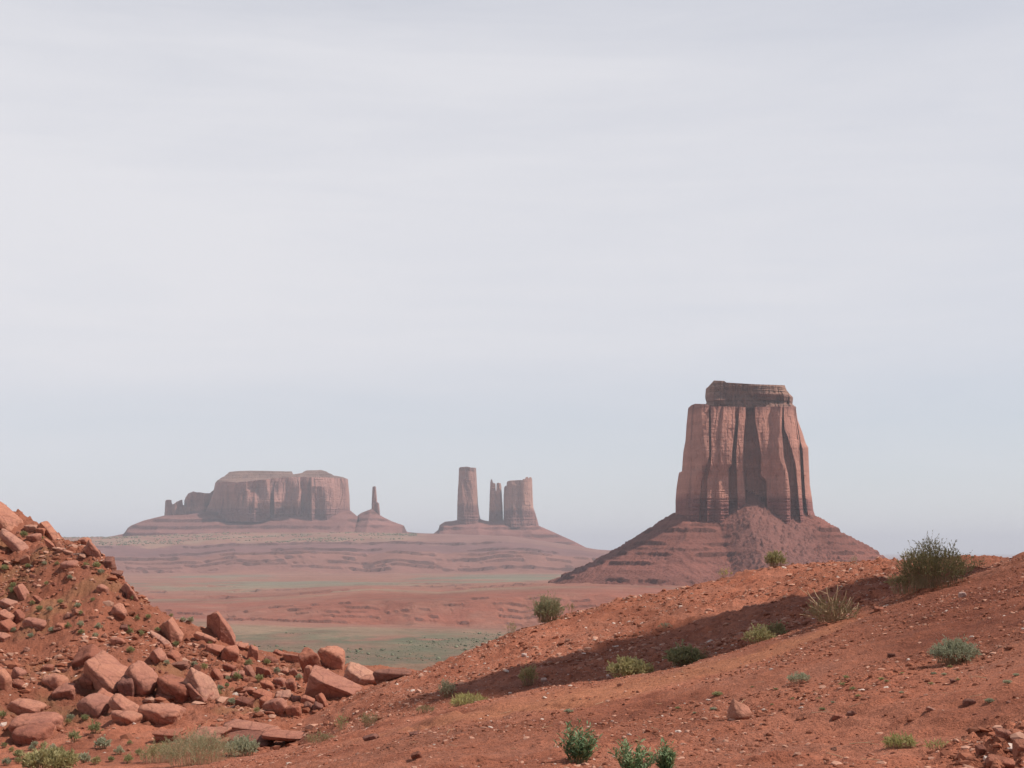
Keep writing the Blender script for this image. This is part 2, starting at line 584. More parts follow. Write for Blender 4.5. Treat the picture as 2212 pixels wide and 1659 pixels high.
# greenish film of low weeds on the hillside
weed = np.clip(fbm(GX * .5, GY * .5, seed=61, oct=4) - .15, 0, 1)[..., None] * hill[..., None]
c = c + (np.array([.25, .15, .07]) - c) * np.clip(weed * .8, 0, .35)
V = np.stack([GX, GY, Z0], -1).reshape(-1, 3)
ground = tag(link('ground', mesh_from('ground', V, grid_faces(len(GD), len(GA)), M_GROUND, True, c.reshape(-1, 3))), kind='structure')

# ------------------------------------------------------------------ the valley: plains, low bench, far bench
VC = {
    -700: [(1443, 900), (1383, 1150), (1356, 1350), (1345, 1500), (1330, 1650), (1300, 2200), (1262, 3200), (1247, 4200), (1240, 5000), (1222, 5220), (1208, 5450), (1183, 5900), (1170, 6400), (1166, 7000)],
    220: [(1443, 900), (1383, 1150), (1350, 1350), (1330, 1500), (1315, 1650), (1295, 2200), (1262, 3200), (1247, 4200), (1239, 5000), (1222, 5220), (1206, 5450), (1180, 5900), (1166, 6400), (1160, 7000)],
    490: [(1443, 900), (1383, 1150), (1352, 1350), (1338, 1500), (1324, 1640), (1292, 2200), (1262, 3200), (1247, 4200), (1239, 5000), (1220, 5220), (1200, 5450), (1178, 5900), (1163, 6400), (1150, 7000)],
    600: [(1443, 900), (1385, 1150), (1356, 1350), (1342, 1500), (1312, 1640), (1288, 2200), (1262, 3200), (1247, 4200), (1239, 5000), (1219, 5220), (1197, 5450), (1177, 5900), (1162, 6400), (1150, 7000)],
    800: [(1445, 900), (1388, 1150), (1362, 1350), (1347, 1500), (1298, 1660), (1272, 2200), (1260, 3200), (1246, 4200), (1239, 5000), (1218, 5220), (1194, 5450), (1172, 5900), (1157, 6400), (1150, 7000)],
    950: [(1445, 900), (1390, 1150), (1366, 1350), (1350, 1500), (1296, 1660), (1276, 2200), (1258, 3200), (1245, 4200), (1238, 5000), (1218, 5220), (1194, 5450), (1172, 5900), (1158, 6400), (1153, 7000)],
    1100: [(1445, 900), (1390, 1150), (1370, 1350), (1353, 1500), (1290, 1680), (1265, 2200), (1256, 3200), (1245, 4200), (1238, 5000), (1218, 5220), (1194, 5450), (1172, 5900), (1160, 6400), (1158, 7000)],
    1200: [(1445, 900), (1390, 1150), (1370, 1350), (1352, 1500), (1284, 1700), (1262, 2200), (1256, 3200), (1245, 4200), (1238, 5000), (1220, 5220), (1200, 5450), (1182, 5900), (1175, 6400), (1172, 7000)],
    1310: [(1445, 900), (1390, 1150), (1370, 1350), (1350, 1500), (1284, 1700), (1262, 2200), (1256, 3200), (1246, 4200), (1239, 5000), (1224, 5220), (1209, 5450), (1197, 5900), (1191, 6400), (1190, 7000)],
    1500: [(1445, 900), (1390, 1150), (1370, 1350), (1350, 1500), (1290, 1700), (1266, 2200), (1256, 3200), (1247, 4200), (1240, 5000), (1230, 5220), (1222, 5450), (1216, 5900), (1214, 6400), (1213, 7000)],
    2400: [(1445, 900), (1390, 1150), (1370, 1350), (1350, 1500), (1300, 1700), (1270, 2200), (1256, 3200), (1247, 4200), (1240, 5000), (1234, 5220), (1230, 5450), (1226, 5900), (1222, 6400), (1220, 7000)],
    3400: [(1445, 900), (1390, 1150), (1370, 1350), (1350, 1500), (1300, 1700), (1270, 2200), (1256, 3200), (1247, 4200), (1240, 5000), (1234, 5220), (1230, 5450), (1226, 5900), (1222, 6400), (1220, 7000)],
}
vpx = np.array(sorted(VC))
vt = np.array([VC[p] for p in vpx], float)
vA, vS = ray(np.repeat(vpx[:, None], vt.shape[1], 1), vt[:, :, 0])
vZ = vS * vt[:, :, 1]
near = np.array([(70, -14.), (150, -34.), (300, -55.), (550, -69.)])
nA = len(vpx)
vD = np.concatenate([np.repeat(near[None, :, 0], nA, 0), vt[:, :, 1], np.repeat([[9000., 14000., 60000.]], nA, 0)], 1)
last = vZ[:, -1:]
vZ = np.concatenate([np.repeat(near[None, :, 1], nA, 0), vZ, np.minimum(last - 20, last), np.minimum(last - 60, -110.), np.full((nA, 1), -220.)], 1)
vcol = vA[:, 3]
VA = np.concatenate([np.linspace(-.62, -.37, 60)[:-1], np.linspace(-.37, .12, 640), np.linspace(.12, .75, 120)[1:]])
VD = np.concatenate([np.geomspace(68, 850, 40)[:-1], np.geomspace(850, 1480, 60)[:-1], np.linspace(1480, 1750, 150)[:-1], np.geomspace(1750, 4990, 120)[:-1],
                     np.linspace(4990, 6000, 240)[:-1], np.linspace(6000, 7600, 80)[:-1], np.geomspace(7600, 60000, 30)])
VZ = np.zeros((len(VD), len(VA)))
for j, a in enumerate(VA):
    i = int(np.clip(np.searchsorted(vcol, a) - 1, 0, nA - 2))
    t = np.clip((a - vcol[i]) / (vcol[i + 1] - vcol[i]), 0, 1)
    wob = 22 * fbm(a * 45, seed=3, oct=3, gain=.45)                          # the scarps wander in and out
    wob2 = 80 * fbm(a * 26, seed=8, oct=3, gain=.45)
    dsh = VD - np.where(VD < 4600, wob * sstep(1350, 1500, VD) * sstep(2600, 1900, VD), wob2 * sstep(4600, 5000, VD) * sstep(6900, 6000, VD))
    VZ[:, j] = np.interp(dsh, vD[i] * (1 - t) + vD[i + 1] * t, vZ[i] * (1 - t) + vZ[i + 1] * t)
VX = VA[None, :] * VD[:, None]
VY = np.repeat(VD[:, None], len(VA), 1)


def terrace(z, step, sharp, phase=0.0, share=.45):
    """cliff bands: sloping treads and steep risers that take this share of the height"""
    q = z / step + phase
    f = np.floor(q)
    r = q - f
    r2 = np.where(r < 1 - sharp, r * (1 - share) / (1 - sharp), 1 - share + (r - 1 + sharp) / sharp * share)
    return (f + r2 - phase) * step


def ledges(ds, L, h, seed, freq):
    """low cliff bands: an abrupt step with an eased tread before and behind, wandering and broken along its run"""
    out = np.zeros_like(VZ)
    face = np.zeros_like(VZ)
    for k, d0 in enumerate(ds):
        w = L * .16 * fbm(VA * freq, seed=seed + k, oct=5, gain=.6)
        nn = fbm(VA * freq * 1.15, seed=seed + 20 + k, oct=6, gain=.6)
        hh = h * sstep(-.12, .06, nn) * (.75 + .35 * vnoise(VA * freq * 9, seed=seed + 40 + k))
        q = (VD[:, None] - d0 - w[None, :]) / L
        out += hh[None, :] * (np.where((q < 0) & (q > -1), -.5 * (1 + q), 0) + np.where((q >= 0) & (q < 1), .5 * (1 - q), 0))
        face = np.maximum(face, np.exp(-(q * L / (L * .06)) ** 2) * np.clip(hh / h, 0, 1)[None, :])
    return out, face


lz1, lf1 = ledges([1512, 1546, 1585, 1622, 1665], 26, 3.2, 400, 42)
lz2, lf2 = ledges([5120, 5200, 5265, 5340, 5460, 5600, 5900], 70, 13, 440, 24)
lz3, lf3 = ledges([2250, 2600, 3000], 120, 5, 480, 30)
n1 = fbm(VX * .004, VY * .004, seed=12, oct=4)
near_sc = (sstep(1440, 1500, VD) * sstep(1900, 1720, VD))[:, None]
far_sc = (sstep(4950, 5050, VD) * sstep(6000, 5800, VD))[:, None]
VZ += fbm(VX * .006, VY * .006, seed=14, oct=3) * (.6 * near_sc + 1.2 * far_sc)
t1 = terrace(VZ, 6.5, .035, .2 * vnoise(VX * .012, VY * .012, seed=2))
t2 = terrace(VZ, 21.0, .03, .30 * vnoise(VX * .0022, VY * .0022, seed=4))
VZ = VZ + (t1 - VZ) * near_sc * .0 + (t2 - VZ) * far_sc * .0
VZ += lz1 + lz2 + lz3
VZ += (vnoise(VX * .02, VY * .02, seed=6) * 1.0) * sstep(600, 1100, VD)[:, None]
pA, pS = VX / VY, VZ / VY
# earth colours laid by place: green plains, pink sand, red scarps, grey-green far flats
vpxg = CX + VA * (F * COSP + (1300 - CY) * SINP)
wv = fbm(VX * .0035, VY * .0035, seed=71, oct=5, gain=.6)
wf = fbm(VX * .016, VY * .010, seed=72, oct=5, gain=.65)
base = np.ones(VZ.shape + (3,)) * np.array([.335, .145, .098])
def lay(col, m):
    global base
    base = base + (np.array(col) - base) * np.clip(m, 0, 1)[..., None]
D_ = VD[:, None]
dw = D_ * (1 + .05 * wv)
green1 = sstep(1330, 1230, dw + 110 * wf) * np.clip(.82 + .35 * wf, 0, 1)
lay((.158, .142, .085), green1)
lay((.30, .15, .09), sstep(.25, .6, wf + .3 * wv) * sstep(1100, 980, dw) * .8)
lay((.255, .205, .125), sstep(1180, 1260, dw) * sstep(1390, 1300, dw) * .55 * np.clip(.7 + wf, 0, 1))
lay((.315, .098, .062), sstep(1480, 1520, D_ + 0 * wf) * sstep(2500, 2000, dw) * .85 * np.clip(.9 + .5 * wf, 0, 1))
lay((.30, .20, .13), sstep(.1, .5, wv + .4 * wf) * sstep(1900, 2300, dw) * sstep(4800, 4300, dw) * .8)
lay((.19, .185, .125), sstep(.05, .35, wv) * sstep(2800, 3300, dw) * sstep(4950, 4700, dw) * .55)
lay((.30, .12, .088), far_sc * .9)
lay((.22, .10, .092), sstep(5450, 5560, D_ + 40 * wf) * sstep(6050, 5900, D_ + 40 * wf) * .75)
lay((.38, .195, .13), sstep(5950, 6100, D_ + 160 * wf) * np.clip(.5 + .8 * wv + .6 * wf, 0, 1) * sstep(1050, 850, vpxg)[None, :])
lay((.23, .19, .13), sstep(5950, 6100, D_) * sstep(.0, .4, wf) * .25 * sstep(1100, 900, vpxg)[None, :])
V = np.stack([VX, VY, VZ], -1).reshape(-1, 3)
lay((.285, .125, .098), sstep(5900, 6050, D_ + 60 * wf) * sstep(840, 960, vpxg)[None, :] * .95)
lay((.13, .07, .062), np.clip(lf1 + lf2 + lf3, 0, 1) * .9)     # ledge beds: darker varnished rock, with the shade on their faces painted in
base *= np.array([.74, .80, .82])
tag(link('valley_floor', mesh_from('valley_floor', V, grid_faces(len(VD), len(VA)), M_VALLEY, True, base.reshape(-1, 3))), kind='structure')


def valley_z(x, y):
    a = np.asarray(x) / np.asarray(y)
    j = np.clip(np.searchsorted(VA, a) - 1, 0, len(VA) - 2)
    i = np.clip(np.searchsorted(VD, y) - 1, 0, len(VD) - 2)
    u = np.clip((a - VA[j]) / (VA[j + 1] - VA[j]), 0, 1)
    v = np.clip((y - VD[i]) / (VD[i + 1] - VD[i]), 0, 1)
    return (VZ[i, j] * (1 - u) + VZ[i, j + 1] * u) * (1 - v) + (VZ[i + 1, j] * (1 - u) + VZ[i + 1, j + 1] * u) * v


# ------------------------------------------------------------------ cliffs, caps and talus of the buttes
def blocky(x, z, w, h, seed):
    """joint-bounded columns: a constant setback per block, with sharp steps between"""
    xi = x / w + .25 * vnoise(z / (h * .7), x / (w * 6), seed=seed)
    i = np.floor(xi)
    k = np.floor(z / h + hash1(i, seed + 1) * 9)
    return hash1(i, seed + 2, k) * 2 - 1


def saw(segs, px, deep, fixed=None):
    """front profile from (end column, kind): l = face turned to the right, s = face turned to the left, m = flat on, d = alcove"""
    rate = {'l': -.85, 's': .95, 'm': -.32, 'd': 0.0, 'D': 0.0, 'c': 0.0}
    up = sum((b[0] - a) * rate[b[1]] for a, b in zip([segs[0]] + [q[0] for q in segs[1:-1]], segs[1:]) if b[1] == 's')
    dn = -sum((b[0] - a) * rate[b[1]] for a, b in zip([segs[0]] + [q[0] for q in segs[1:-1]], segs[1:]) if b[1] in 'lm')
    ku, kd = (dn / up, 1.0) if up > dn and up > 0 else (1.0, up / dn if dn > 0 else 1.0)
    kd = max(kd, .55)
    if fixed:
        ku, kd = fixed
    xs, ys, y, x0 = [segs[0]], [0.0], 0.0, segs[0]
    for x1, k in segs[1:]:
        wd = x1 - x0
        if k in 'dDc':
            dp = deep * {'d': 1.0, 'D': 1.9, 'c': .5}[k]
            xs += [x0 + .02 * wd, x0 + .1 * wd, x1 - .1 * wd, x1 - .02 * wd]
            ys += [y, y - dp, y - dp, y]
        else:
            y += rate[k] * (ku if k == 's' else kd) * wd
        xs.append(x1)
        ys.append(y)
        x0 = x1
    xs, ys = np.array(xs, float), np.array(ys)
    ys -= np.interp(xs, [xs[0], xs[-1]], [0, ys[-1]])
    return np.interp(px, xs, ys)


def cliff(name, parent, D, top, bot, left, right, T, mat, col, rows=None, nx=200, nz=140, flute=1.0, unit=None, seed=1, rnd=3.5, ledge=.0, deep=26, mul=1.0, sa=.12, seams=None):
    """a rock wall body standing at distance D. top/bot: outlines (col,row); left/right: (t, col) edges from base t=0 to top t=1"""
    mpx = D / F
    unit = unit or mpx * 10
    s = np.linspace(-1, 1, nx)
    u = .5 + .5 * np.sign(s) * (1 - (1 - np.abs(s)) ** 1.35)
    t = np.linspace(0, 1, nz)
    L = np.interp(t, *zip(*left))
    R = np.interp(t, *zip(*right))
    PX = L[:, None] + u[None, :] * (R - L)[:, None]
    ptop = np.interp(L[-1] + u * (R[-1] - L[-1]), *zip(*top))
    pbot = np.interp(L[0] + u * (R[0] - L[0]), *zip(*bot))
    PY = pbot[None, :] + t[:, None] * (ptop - pbot)[None, :]
    a, sl = ray(PX, PY)
    half = T * np.maximum(1e-4, (1 - np.abs(2 * u - 1) ** rnd)) ** (1 / rnd)
    X, Zz = a * (D - half)[None, :], sl * (D - half)[None, :]
    rel = np.zeros_like(X)
    if rows:
        ts = [r[0] for r in rows]
        pr = [saw(r[1], PX, deep) for r in rows]
        for i in range(len(rows)):
            wgt = np.interp(t, ts, np.eye(len(ts))[i])[:, None]
            rel += wgt * pr[i] * mpx * mul
    if seams:
        # upright joints whose courses wander down the wall, with a face of one kind between each two
        bounds, kinds = seams
        for i in range(nz):
            yv = float(PY[i].mean())
            xs_ = [L[i]] + [float(np.interp(yv, [q[0] for q in bd], [q[1] for q in bd])) for bd in bounds] + [R[i]]
            xs_ = np.maximum.accumulate(np.array(xs_) + np.arange(len(xs_)) * 1e-3)
            rel[i] = saw([xs_[0]] + list(zip(xs_[1:], kinds)), PX[i], deep, (.9, .8)) * mpx * mul
    if seams:
        rel = gauss(rel, 2, 0)
    xw = X + 11.0 * vnoise(Zz / (unit * 6), X / (unit * 5), seed=seed + 40) * unit * .06
    fl = .55 * blocky(xw, Zz, unit * 1.6, unit * 7, seed) + .35 * blocky(xw, Zz, unit * .6, unit * 3.5, seed + 5) + .18 * blocky(xw, Zz, unit * .25, unit * 1.6, seed + 9)
    fl += .5 * fbm(X / (unit * 1.3), Zz / (unit * 9), seed=seed + 3, oct=3)
    strat = hash1(np.floor(Zz / (unit * .22) + .3 * vnoise(X / (unit * 4), seed=seed)), seed + 7) - .5
    lw = ledge * sstep(.42, .12, t)[:, None] + sa
    rel += (fl * flute * (1 - .45 * sstep(.3, .05, t)[:, None] * min(1, ledge)) + strat * lw * 1.1) * unit * .42
    Yf = D - half[None, :] - rel * np.minimum(1, half / (.35 * T))[None, :]
    X, Zz = a * Yf, sl * Yf
    bk = .45 * blocky(X, Zz, unit * 1.6, unit * 6, seed + 77) * unit * .5
    Yb = D + half[None, :] + bk * np.minimum(1, half / (.35 * T))[None, :]
    Yb = np.maximum(Yb, Yf)
    # keep the measured outline at every depth
    nt_ = 8
    ringsX, ringsY, ringsZ = [X], [Yf], [Zz]
    for q in range(1, nt_):
        w = q / nt_
        ringsX.append(a[-1:] * (Yf[-1:] * (1 - w) + Yb[-1:] * w))
        ringsY.append(Yf[-1:] * (1 - w) + Yb[-1:] * w)
        ringsZ.append(Zz[-1:] + unit * .10 * vnoise(X[-1:] / unit, w * 7, seed=seed + 13) * math.sin(math.pi * w))
    ringsX.append((a * Yb)[::-3])
    ringsY.append(Yb[::-3])
    ringsZ.append(Zz[::-3])
    AX, AY, AZ = (np.concatenate(r, 0) for r in (ringsX, ringsY, ringsZ))
    V = np.stack([AX, AY, AZ], -1).reshape(-1, 3)
    zrow = (AZ - Zz.min()) / (Zz.max() - Zz.min())
    C = col(AX, AZ, zrow).reshape(-1, 3)
    Fc = grid_faces(AX.shape[0], AX.shape[1])[:, ::-1]
    o = link(name, mesh_from(name, V, Fc, mat, False, C), parent)
    return o


def strata_col(lo, hi, split, seed, top=None):
    lo, hi = np.array(lo), np.array(hi)

    def f(X, Z, t):
        w = sstep(split - .05, split + .05, t + .03 * vnoise(X * .02, Z * .02, seed=seed))[..., None]
        c = lo * (1 - w) + hi * w
        if top is not None:
            w2 = sstep(.9, .96, t)[..., None]
            c = c * (1 - w2) + np.array(top) * w2
        return c * (1 + .10 * vnoise(X * .012, Z * .004, seed=seed + 1)[..., None])
    return f


def to_local(o_root):
    """children were built in world coordinates: keep them there under a root at the thing's base"""
    for ch in [c for c in COL.objects if c.parent == o_root]:
        ch.matrix_parent_inverse = Matrix.Translation(-o_root.location)


# ---- the big butte on the right (crop coordinates of a close look -> measuring frame)
bx = lambda c: 1394.6 + c * .3106
by = lambda c: 788.3 + c * .3106
P = lambda pts: [(bx(x), by(y)) for x, y in pts]
S = lambda *seg: [bx(seg[0])] + [(bx(x), k) for x, k in seg[1:]]
DB = 2500.0
butte = empty('sandstone_butte', (*at(1610, 1190, DB)[:1], DB, float(at(1610, 1190, DB)[1])))
tag(butte, 'large lone red sandstone butte with flat cap, tallest formation, above the stony mound', 'butte')
yb0, yt0 = 1160.0, 290.0
T_ = lambda y: (yb0 - y) / (yb0 - yt0)
cliff('cliff', butte, DB,
      top=P([(296, 300), (318, 280), (345, 270), (420, 272), (450, 286), (700, 292), (1042, 288)]),
      bot=P([(150, 1160), (1230, 1160)]),
      left=[(T_(1160), bx(196)), (T_(1035), bx(208)), (T_(940), bx(208)), (T_(850), bx(215)), (T_(760), bx(229)), (T_(742), bx(233)), (T_(738), bx(252)), (T_(600), bx(262)), (T_(520), bx(277)), (T_(400), bx(285)), (1, bx(296))],
      right=[(T_(1160), bx(1212)), (T_(1090), bx(1193)), (T_(1010), bx(1166)), (T_(950), bx(1160)), (T_(830), bx(1142)), (T_(700), bx(1136)), (T_(575), bx(1131)), (T_(545), bx(1113)), (T_(470), bx(1090)), (T_(380), bx(1056)), (1, bx(1043))],
      T=105, mat=M_CLIFF, seed=11, nx=460, nz=300, unit=8.5, flute=.8, ledge=1.0, deep=30, mul=.9,
      col=strata_col((.28, .115, .097), (.50, .235, .172), .26, 5, (.38, .18, .14)),
      seams=([[(by(y), bx(x)) for y, x in bd] for bd in (
          [(300, 385), (500, 400), (600, 416), (690, 410), (780, 350), (1000, 325), (1100, 320)],
          [(300, 440), (640, 441), (820, 385), (1000, 372), (1100, 370)],
          [(300, 453), (600, 457), (700, 452), (800, 428), (1000, 430), (1100, 430)],
          [(300, 530), (500, 512), (690, 512), (800, 488), (1000, 480), (1100, 478)],
          [(300, 542), (500, 527), (690, 524), (760, 508), (860, 512), (1000, 520), (1100, 520)],
          [(300, 618), (400, 625), (600, 602), (690, 600), (716, 574), (900, 578), (1100, 576)],
          [(300, 652), (400, 645), (600, 629), (700, 633), (900, 641), (1100, 645)],
          [(300, 692), (400, 690), (500, 680), (700, 671), (950, 690), (1100, 695)],
          [(300, 762), (400, 768), (550, 796), (640, 810), (770, 803), (812, 846), (1100, 850)],
          [(300, 815), (400, 830), (600, 840), (800, 853), (950, 868), (1100, 870)],
          [(300, 868), (400, 874), (700, 876), (850, 866), (950, 885), (1100, 888)],
          [(330, 938), (450, 934), (520, 924), (640, 930), (700, 954), (760, 974), (900, 984), (1100, 986)],
          [(330, 952), (450, 946), (640, 958), (700, 972), (760, 988), (900, 1002), (1100, 1004)],
          [(330, 960), (440, 962), (500, 990), (600, 1020), (700, 1046), (900, 1062), (1100, 1080)],
          [(330, 1040), (545, 1074), (580, 1064), (600, 1070), (900, 1085), (1100, 1102)],
          [(330, 1042), (545, 1078), (590, 1092), (900, 1110), (1100, 1136)])],
          ['s', 'l', 'c', 'l', 's', 'l', 'd', 'l', 'D', 'm', 'l', 's', 'l', 'd', 'l', 'd', 'l']))
yb1 = 300.0
T2 = lambda y: (yb1 - y) / (yb1 - 112)
cliff('cap', butte, DB + 10,
      top=P([(462, 122), (475, 108), (548, 111), (560, 122), (760, 134), (965, 141), (985, 150)]),
      bot=P([(400, 300), (1060, 300)]),
      left=[(0, bx(400)), (T2(258), bx(426)), (T2(215), bx(414)), (T2(160), bx(419)), (T2(140), bx(440)), (1, bx(464))],
      right=[(0, bx(1050)), (T2(265), bx(1020)), (T2(210), bx(1025)), (T2(180), bx(1000)), (T2(150), bx(980)), (1, bx(968))],
      T=82, mat=M_CLIFF, seed=23, nx=260, nz=90, unit=7.5, flute=1.7, sa=1.6, ledge=.0, deep=10,
      col=strata_col((.30, .16, .12), (.36, .20, .14), .5, 9, (.45, .30, .20)),
      rows=[(0, S(400, (1050, 'm'))), (.3, S(415, (500, 's'), (560, 'l'), (690, 'd'), (760, 'l'), (900, 'm'), (1025, 's'))), (.6, S(415, (520, 'm'), (600, 'l'), (720, 'm'), (800, 's'), (930, 'l'), (1010, 'm'))), (1, S(464, (700, 'm'), (968, 'l')))])


def talus(name, parent, X0, X1, Y0, Y1, step, zfun, mat, colfun):
    xs = np.arange(X0, X1 + step, step)
    ys = np.arange(Y0, Y1 + step, step)
    X, Y = np.meshgrid(xs, ys)
    Zt = zfun(X, Y)
    V = np.stack([X, Y, Zt], -1).reshape(-1, 3)
    keep = Zt > valley_z(X, Y) - 12
    Fc = grid_faces(len(ys), len(xs))
    Fc = Fc[keep.ravel()[Fc].any(1)]
    used = np.unique(Fc)
    remap = np.full(len(V), -1)
    remap[used] = np.arange(len(used))
    C = colfun(X, Y, Zt).reshape(-1, 3)[used]
    return link(name, mesh_from(name, V[used], remap[Fc], mat, True, C), parent)


bxl, _ = at(bx(200), 1110, DB)
bxr, _ = at(bx(1212), 1130, DB)
B_C, B_H = (bxl + bxr) / 2, (bxr - bxl) / 2
zb_px = np.array([150, 208, 330, 450, 540, 620, 700, 790, 880, 1000, 1110, 1195, 1260, 1300])
zb_py = np.array([1032, 1036, 1066, 1074, 1010, 962, 974, 1026, 1080, 1108, 1125, 1103, 1106, 1110])
zb_x, zb_z = at(bx(zb_px), by(zb_py), DB)


def butte_talus_z(X, Y):
    dx = np.maximum(np.abs(X - B_C) - (B_H - 40), 0)
    dy = np.maximum(np.abs(Y - DB) - 62, 0)
    dist = np.maximum(np.hypot(dx, dy) - 40, -25)
    crop_x = ((CX + X / DB * 3092) - 1394.6) / .3106
    zb = np.interp(X, zb_x, zb_z)
    wl = 60 * fbm(X * .012, Y * .012, seed=89, oct=4)
    lobe = sstep(430, 590, crop_x + wl) * sstep(1230, 930, crop_x + wl)
    slope = .66 - .09 * sstep(60, 220, dist)
    z = zb - slope * dist
    right = sstep(1050, 1300, crop_x)
    z += right * 3 * np.exp(-((dist - 75) / 26) ** 2) + right * 1.5 * np.exp(-((dist - 140) / 30) ** 2)
    z += fbm(X * .02, Y * .02, seed=91, oct=4) * 2.2
    gul = fbm(X * .07 + 3 * vnoise(Y * .02), Y * .012, seed=93, oct=3)
    z += gul * 2.0 * sstep(5, 40, dist)
    front_left = np.clip(1 - lobe, 0, 1)
    z0_ = z.copy()
    for k, (yc, hk) in enumerate([(1112, 3.5), (1152, 5.5), (1195, 2.5), (1242, 4.5), (1275, 2.2), (1312, 5.5), (1345, 2.2), (1374, 5.0), (1430, 2.6), (1488, 6.5), (1530, 3.0)]):
        zk = float(at(1500, by(yc), DB - 120)[1]) + 2.2 * fbm(X * .01, Y * .01, seed=600 + k, oct=3)
        mk = np.clip(.5 + 1.5 * fbm(X * .03, Y * .02, seed=620 + k, oct=4, gain=.6), 0, 1.15) * front_left
        q_ = (z0_ - zk) / 9.0
        z = z + hk * mk * (np.where((q_ < 0) & (q_ > -1), -.5 * (1 + q_), 0) + np.where((q_ >= 0) & (q_ < 1), .5 * (1 - q_), 0))
    tz = terrace(z, 21.0, .06, .22 * fbm(X * .008, Y * .008, seed=95, oct=4) + .3, .24)
    tz = terrace(tz, 7.0, .15, .3 * fbm(X * .02, Y * .01, seed=96, oct=3), .3)
    wgt = .0 * front_left * np.clip(.55 + 1.1 * fbm(X * .016, Y * .016, seed=97, oct=4, gain=.6), 0, 1)
    z = z + (tz - z) * wgt
    bould = np.clip(fbm(X * .26, Y * .26, seed=98, oct=3, gain=.65) - .32, 0, 1)
    z += bould * 5.0 * lobe + bould * 2.2
    return z


def butte_talus_col(X, Y, Zt):
    crop_x = ((CX + X / DB * 3092) - 1394.6) / .3106
    lobe = (sstep(470, 560, crop_x) * sstep(1150, 950, crop_x))[..., None]
    band = vnoise(X * .002, Y * .002, Zt * .09, seed=99)[..., None]
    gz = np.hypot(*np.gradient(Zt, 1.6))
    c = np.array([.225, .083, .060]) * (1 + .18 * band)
    c = c * (1 - .4 * sstep(.95, 1.7, gz)[..., None])  # steep ledges darkened: varnished rock plus the shade on it, put into the colour
    c = c + (np.array([.215, .09, .07]) - c) * lobe * .8
    return c


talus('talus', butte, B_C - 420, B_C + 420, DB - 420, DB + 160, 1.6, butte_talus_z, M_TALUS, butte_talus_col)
to_local(butte)

# ---- the long mesa far left, with its low pinnacles
DM = 7500.0
mx = lambda c: 212.2 + c * .3015
my = lambda c: 970.2 + c * .3015
PM = lambda pts: [(mx(x), my(y)) for x, y in pts]
SM = lambda *seg: [mx(seg[0])] + [(mx(x), k) for x, k in seg[1:]]
mesa = empty('mesa', (float(at(540, 1105, DM)[0]), DM, float(at(540, 1105, DM)[1])))
tag(mesa, 'long distant flat-topped mesa with small pinnacles at its left end', 'mesa')
far_col = strata_col((.23, .11, .098), (.36, .175, .135), .3, 3)
cliff('cliff', mesa, DM, top=PM([(838, 240), (900, 232), (1000, 238), (1300, 205), (1400, 200), (1560, 200), (1700, 205), (1788, 214)]),
      bot=PM([(780, 520), (1830, 520)]), left=[(0, mx(750)), (.2, mx(760)), (.5, mx(800)), (.75, mx(825)), (1, mx(838))],
      right=[(0, mx(1812)), (.25, mx(1804)), (.6, mx(1800)), (1, mx(1789))], T=260, mat=M_CLIFF_FAR, col=far_col, seed=31, nx=360, nz=110, unit=25, flute=1.0, ledge=.3, rnd=8, deep=26,
      rows=[(0, SM(750, (860, 's'), (1120, 's'), (1180, 'l'), (1240, 'l'), (1300, 's'), (1340, 'l'), (1530, 's'), (1580, 'l'), (1640, 's'), (1812, 'l'))),
            (.45, SM(790, (860, 's'), (1120, 's'), (1150, 'l'), (1230, 's'), (1260, 'd'), (1330, 'l'), (1430, 's'), (1450, 'l'), (1530, 'd'), (1580, 'l'), (1640, 's'), (1700, 'l'), (1800, 'l'))),
            (.8, SM(825, (980, 's'), (1040, 'l'), (1060, 's'), (1150, 'l'), (1210, 's'), (1260, 'l'), (1290, 's'), (1350, 'l'), (1440, 's'), (1530, 'd'), (1600, 'm'), (1790, 'l'))),
            (1, SM(838, (980, 's'), (1250, 'l'), (1540, 'm'), (1789, 'l')))])
# cap of thin ledgy beds, two low humps
cap_px = mx(np.array([840, 872, 905, 940, 1000, 1100, 1300, 1388, 1398, 1420, 1460, 1495, 1600, 1640, 1685, 1786]))
cap_a, cap_s = ray(cap_px, my(np.array([238, 214, 196, 165, 158, 154, 161, 164, 186, 182, 172, 152, 149, 166, 190, 212])))
cap_b = float(at(mx(1300), my(246), DM - 230)[1])


def cap_mesh(parent):
    aa_ = np.linspace(cap_a[0], cap_a[-1], 300)
    q = np.concatenate([np.linspace(-1, -.35, 70), np.linspace(-.3, 1, 14)])
    A2, Q = np.meshgrid(aa_, q)
    uu = (A2 - cap_a[0]) / (cap_a[-1] - cap_a[0])
    lim = 240 * np.maximum(1e-4, 1 - np.abs(2 * uu - 1) ** 8) ** .125
    Y = DM + Q * lim
    X = A2 * Y
    top = np.interp(A2, cap_a, cap_s) * (DM - 100)
    ed = lim * (1 - np.abs(Q))
    z = np.minimum(top, cap_b + 3 + ed * .75 + 6 * fbm(X * .01, Y * .01, seed=101, oct=3) * sstep(0, 40, ed))
    z = np.where(ed > 1, z + (terrace(z, 14., .2, .2 * vnoise(X * .004, seed=102)) - z) * .8, np.minimum(top, cap_b) - 16)
    C = np.ones(z.shape + (3,)) * np.array([.25, .15, .115]) * (1 + .18 * vnoise(X * .01, z * .08, seed=104)[..., None])
    V = np.stack([X, Y, z], -1).reshape(-1, 3)
    link('cap', mesh_from('cap', V, grid_faces(*A2.shape), M_CLIFF_FAR, True, C.reshape(-1, 3)), parent)


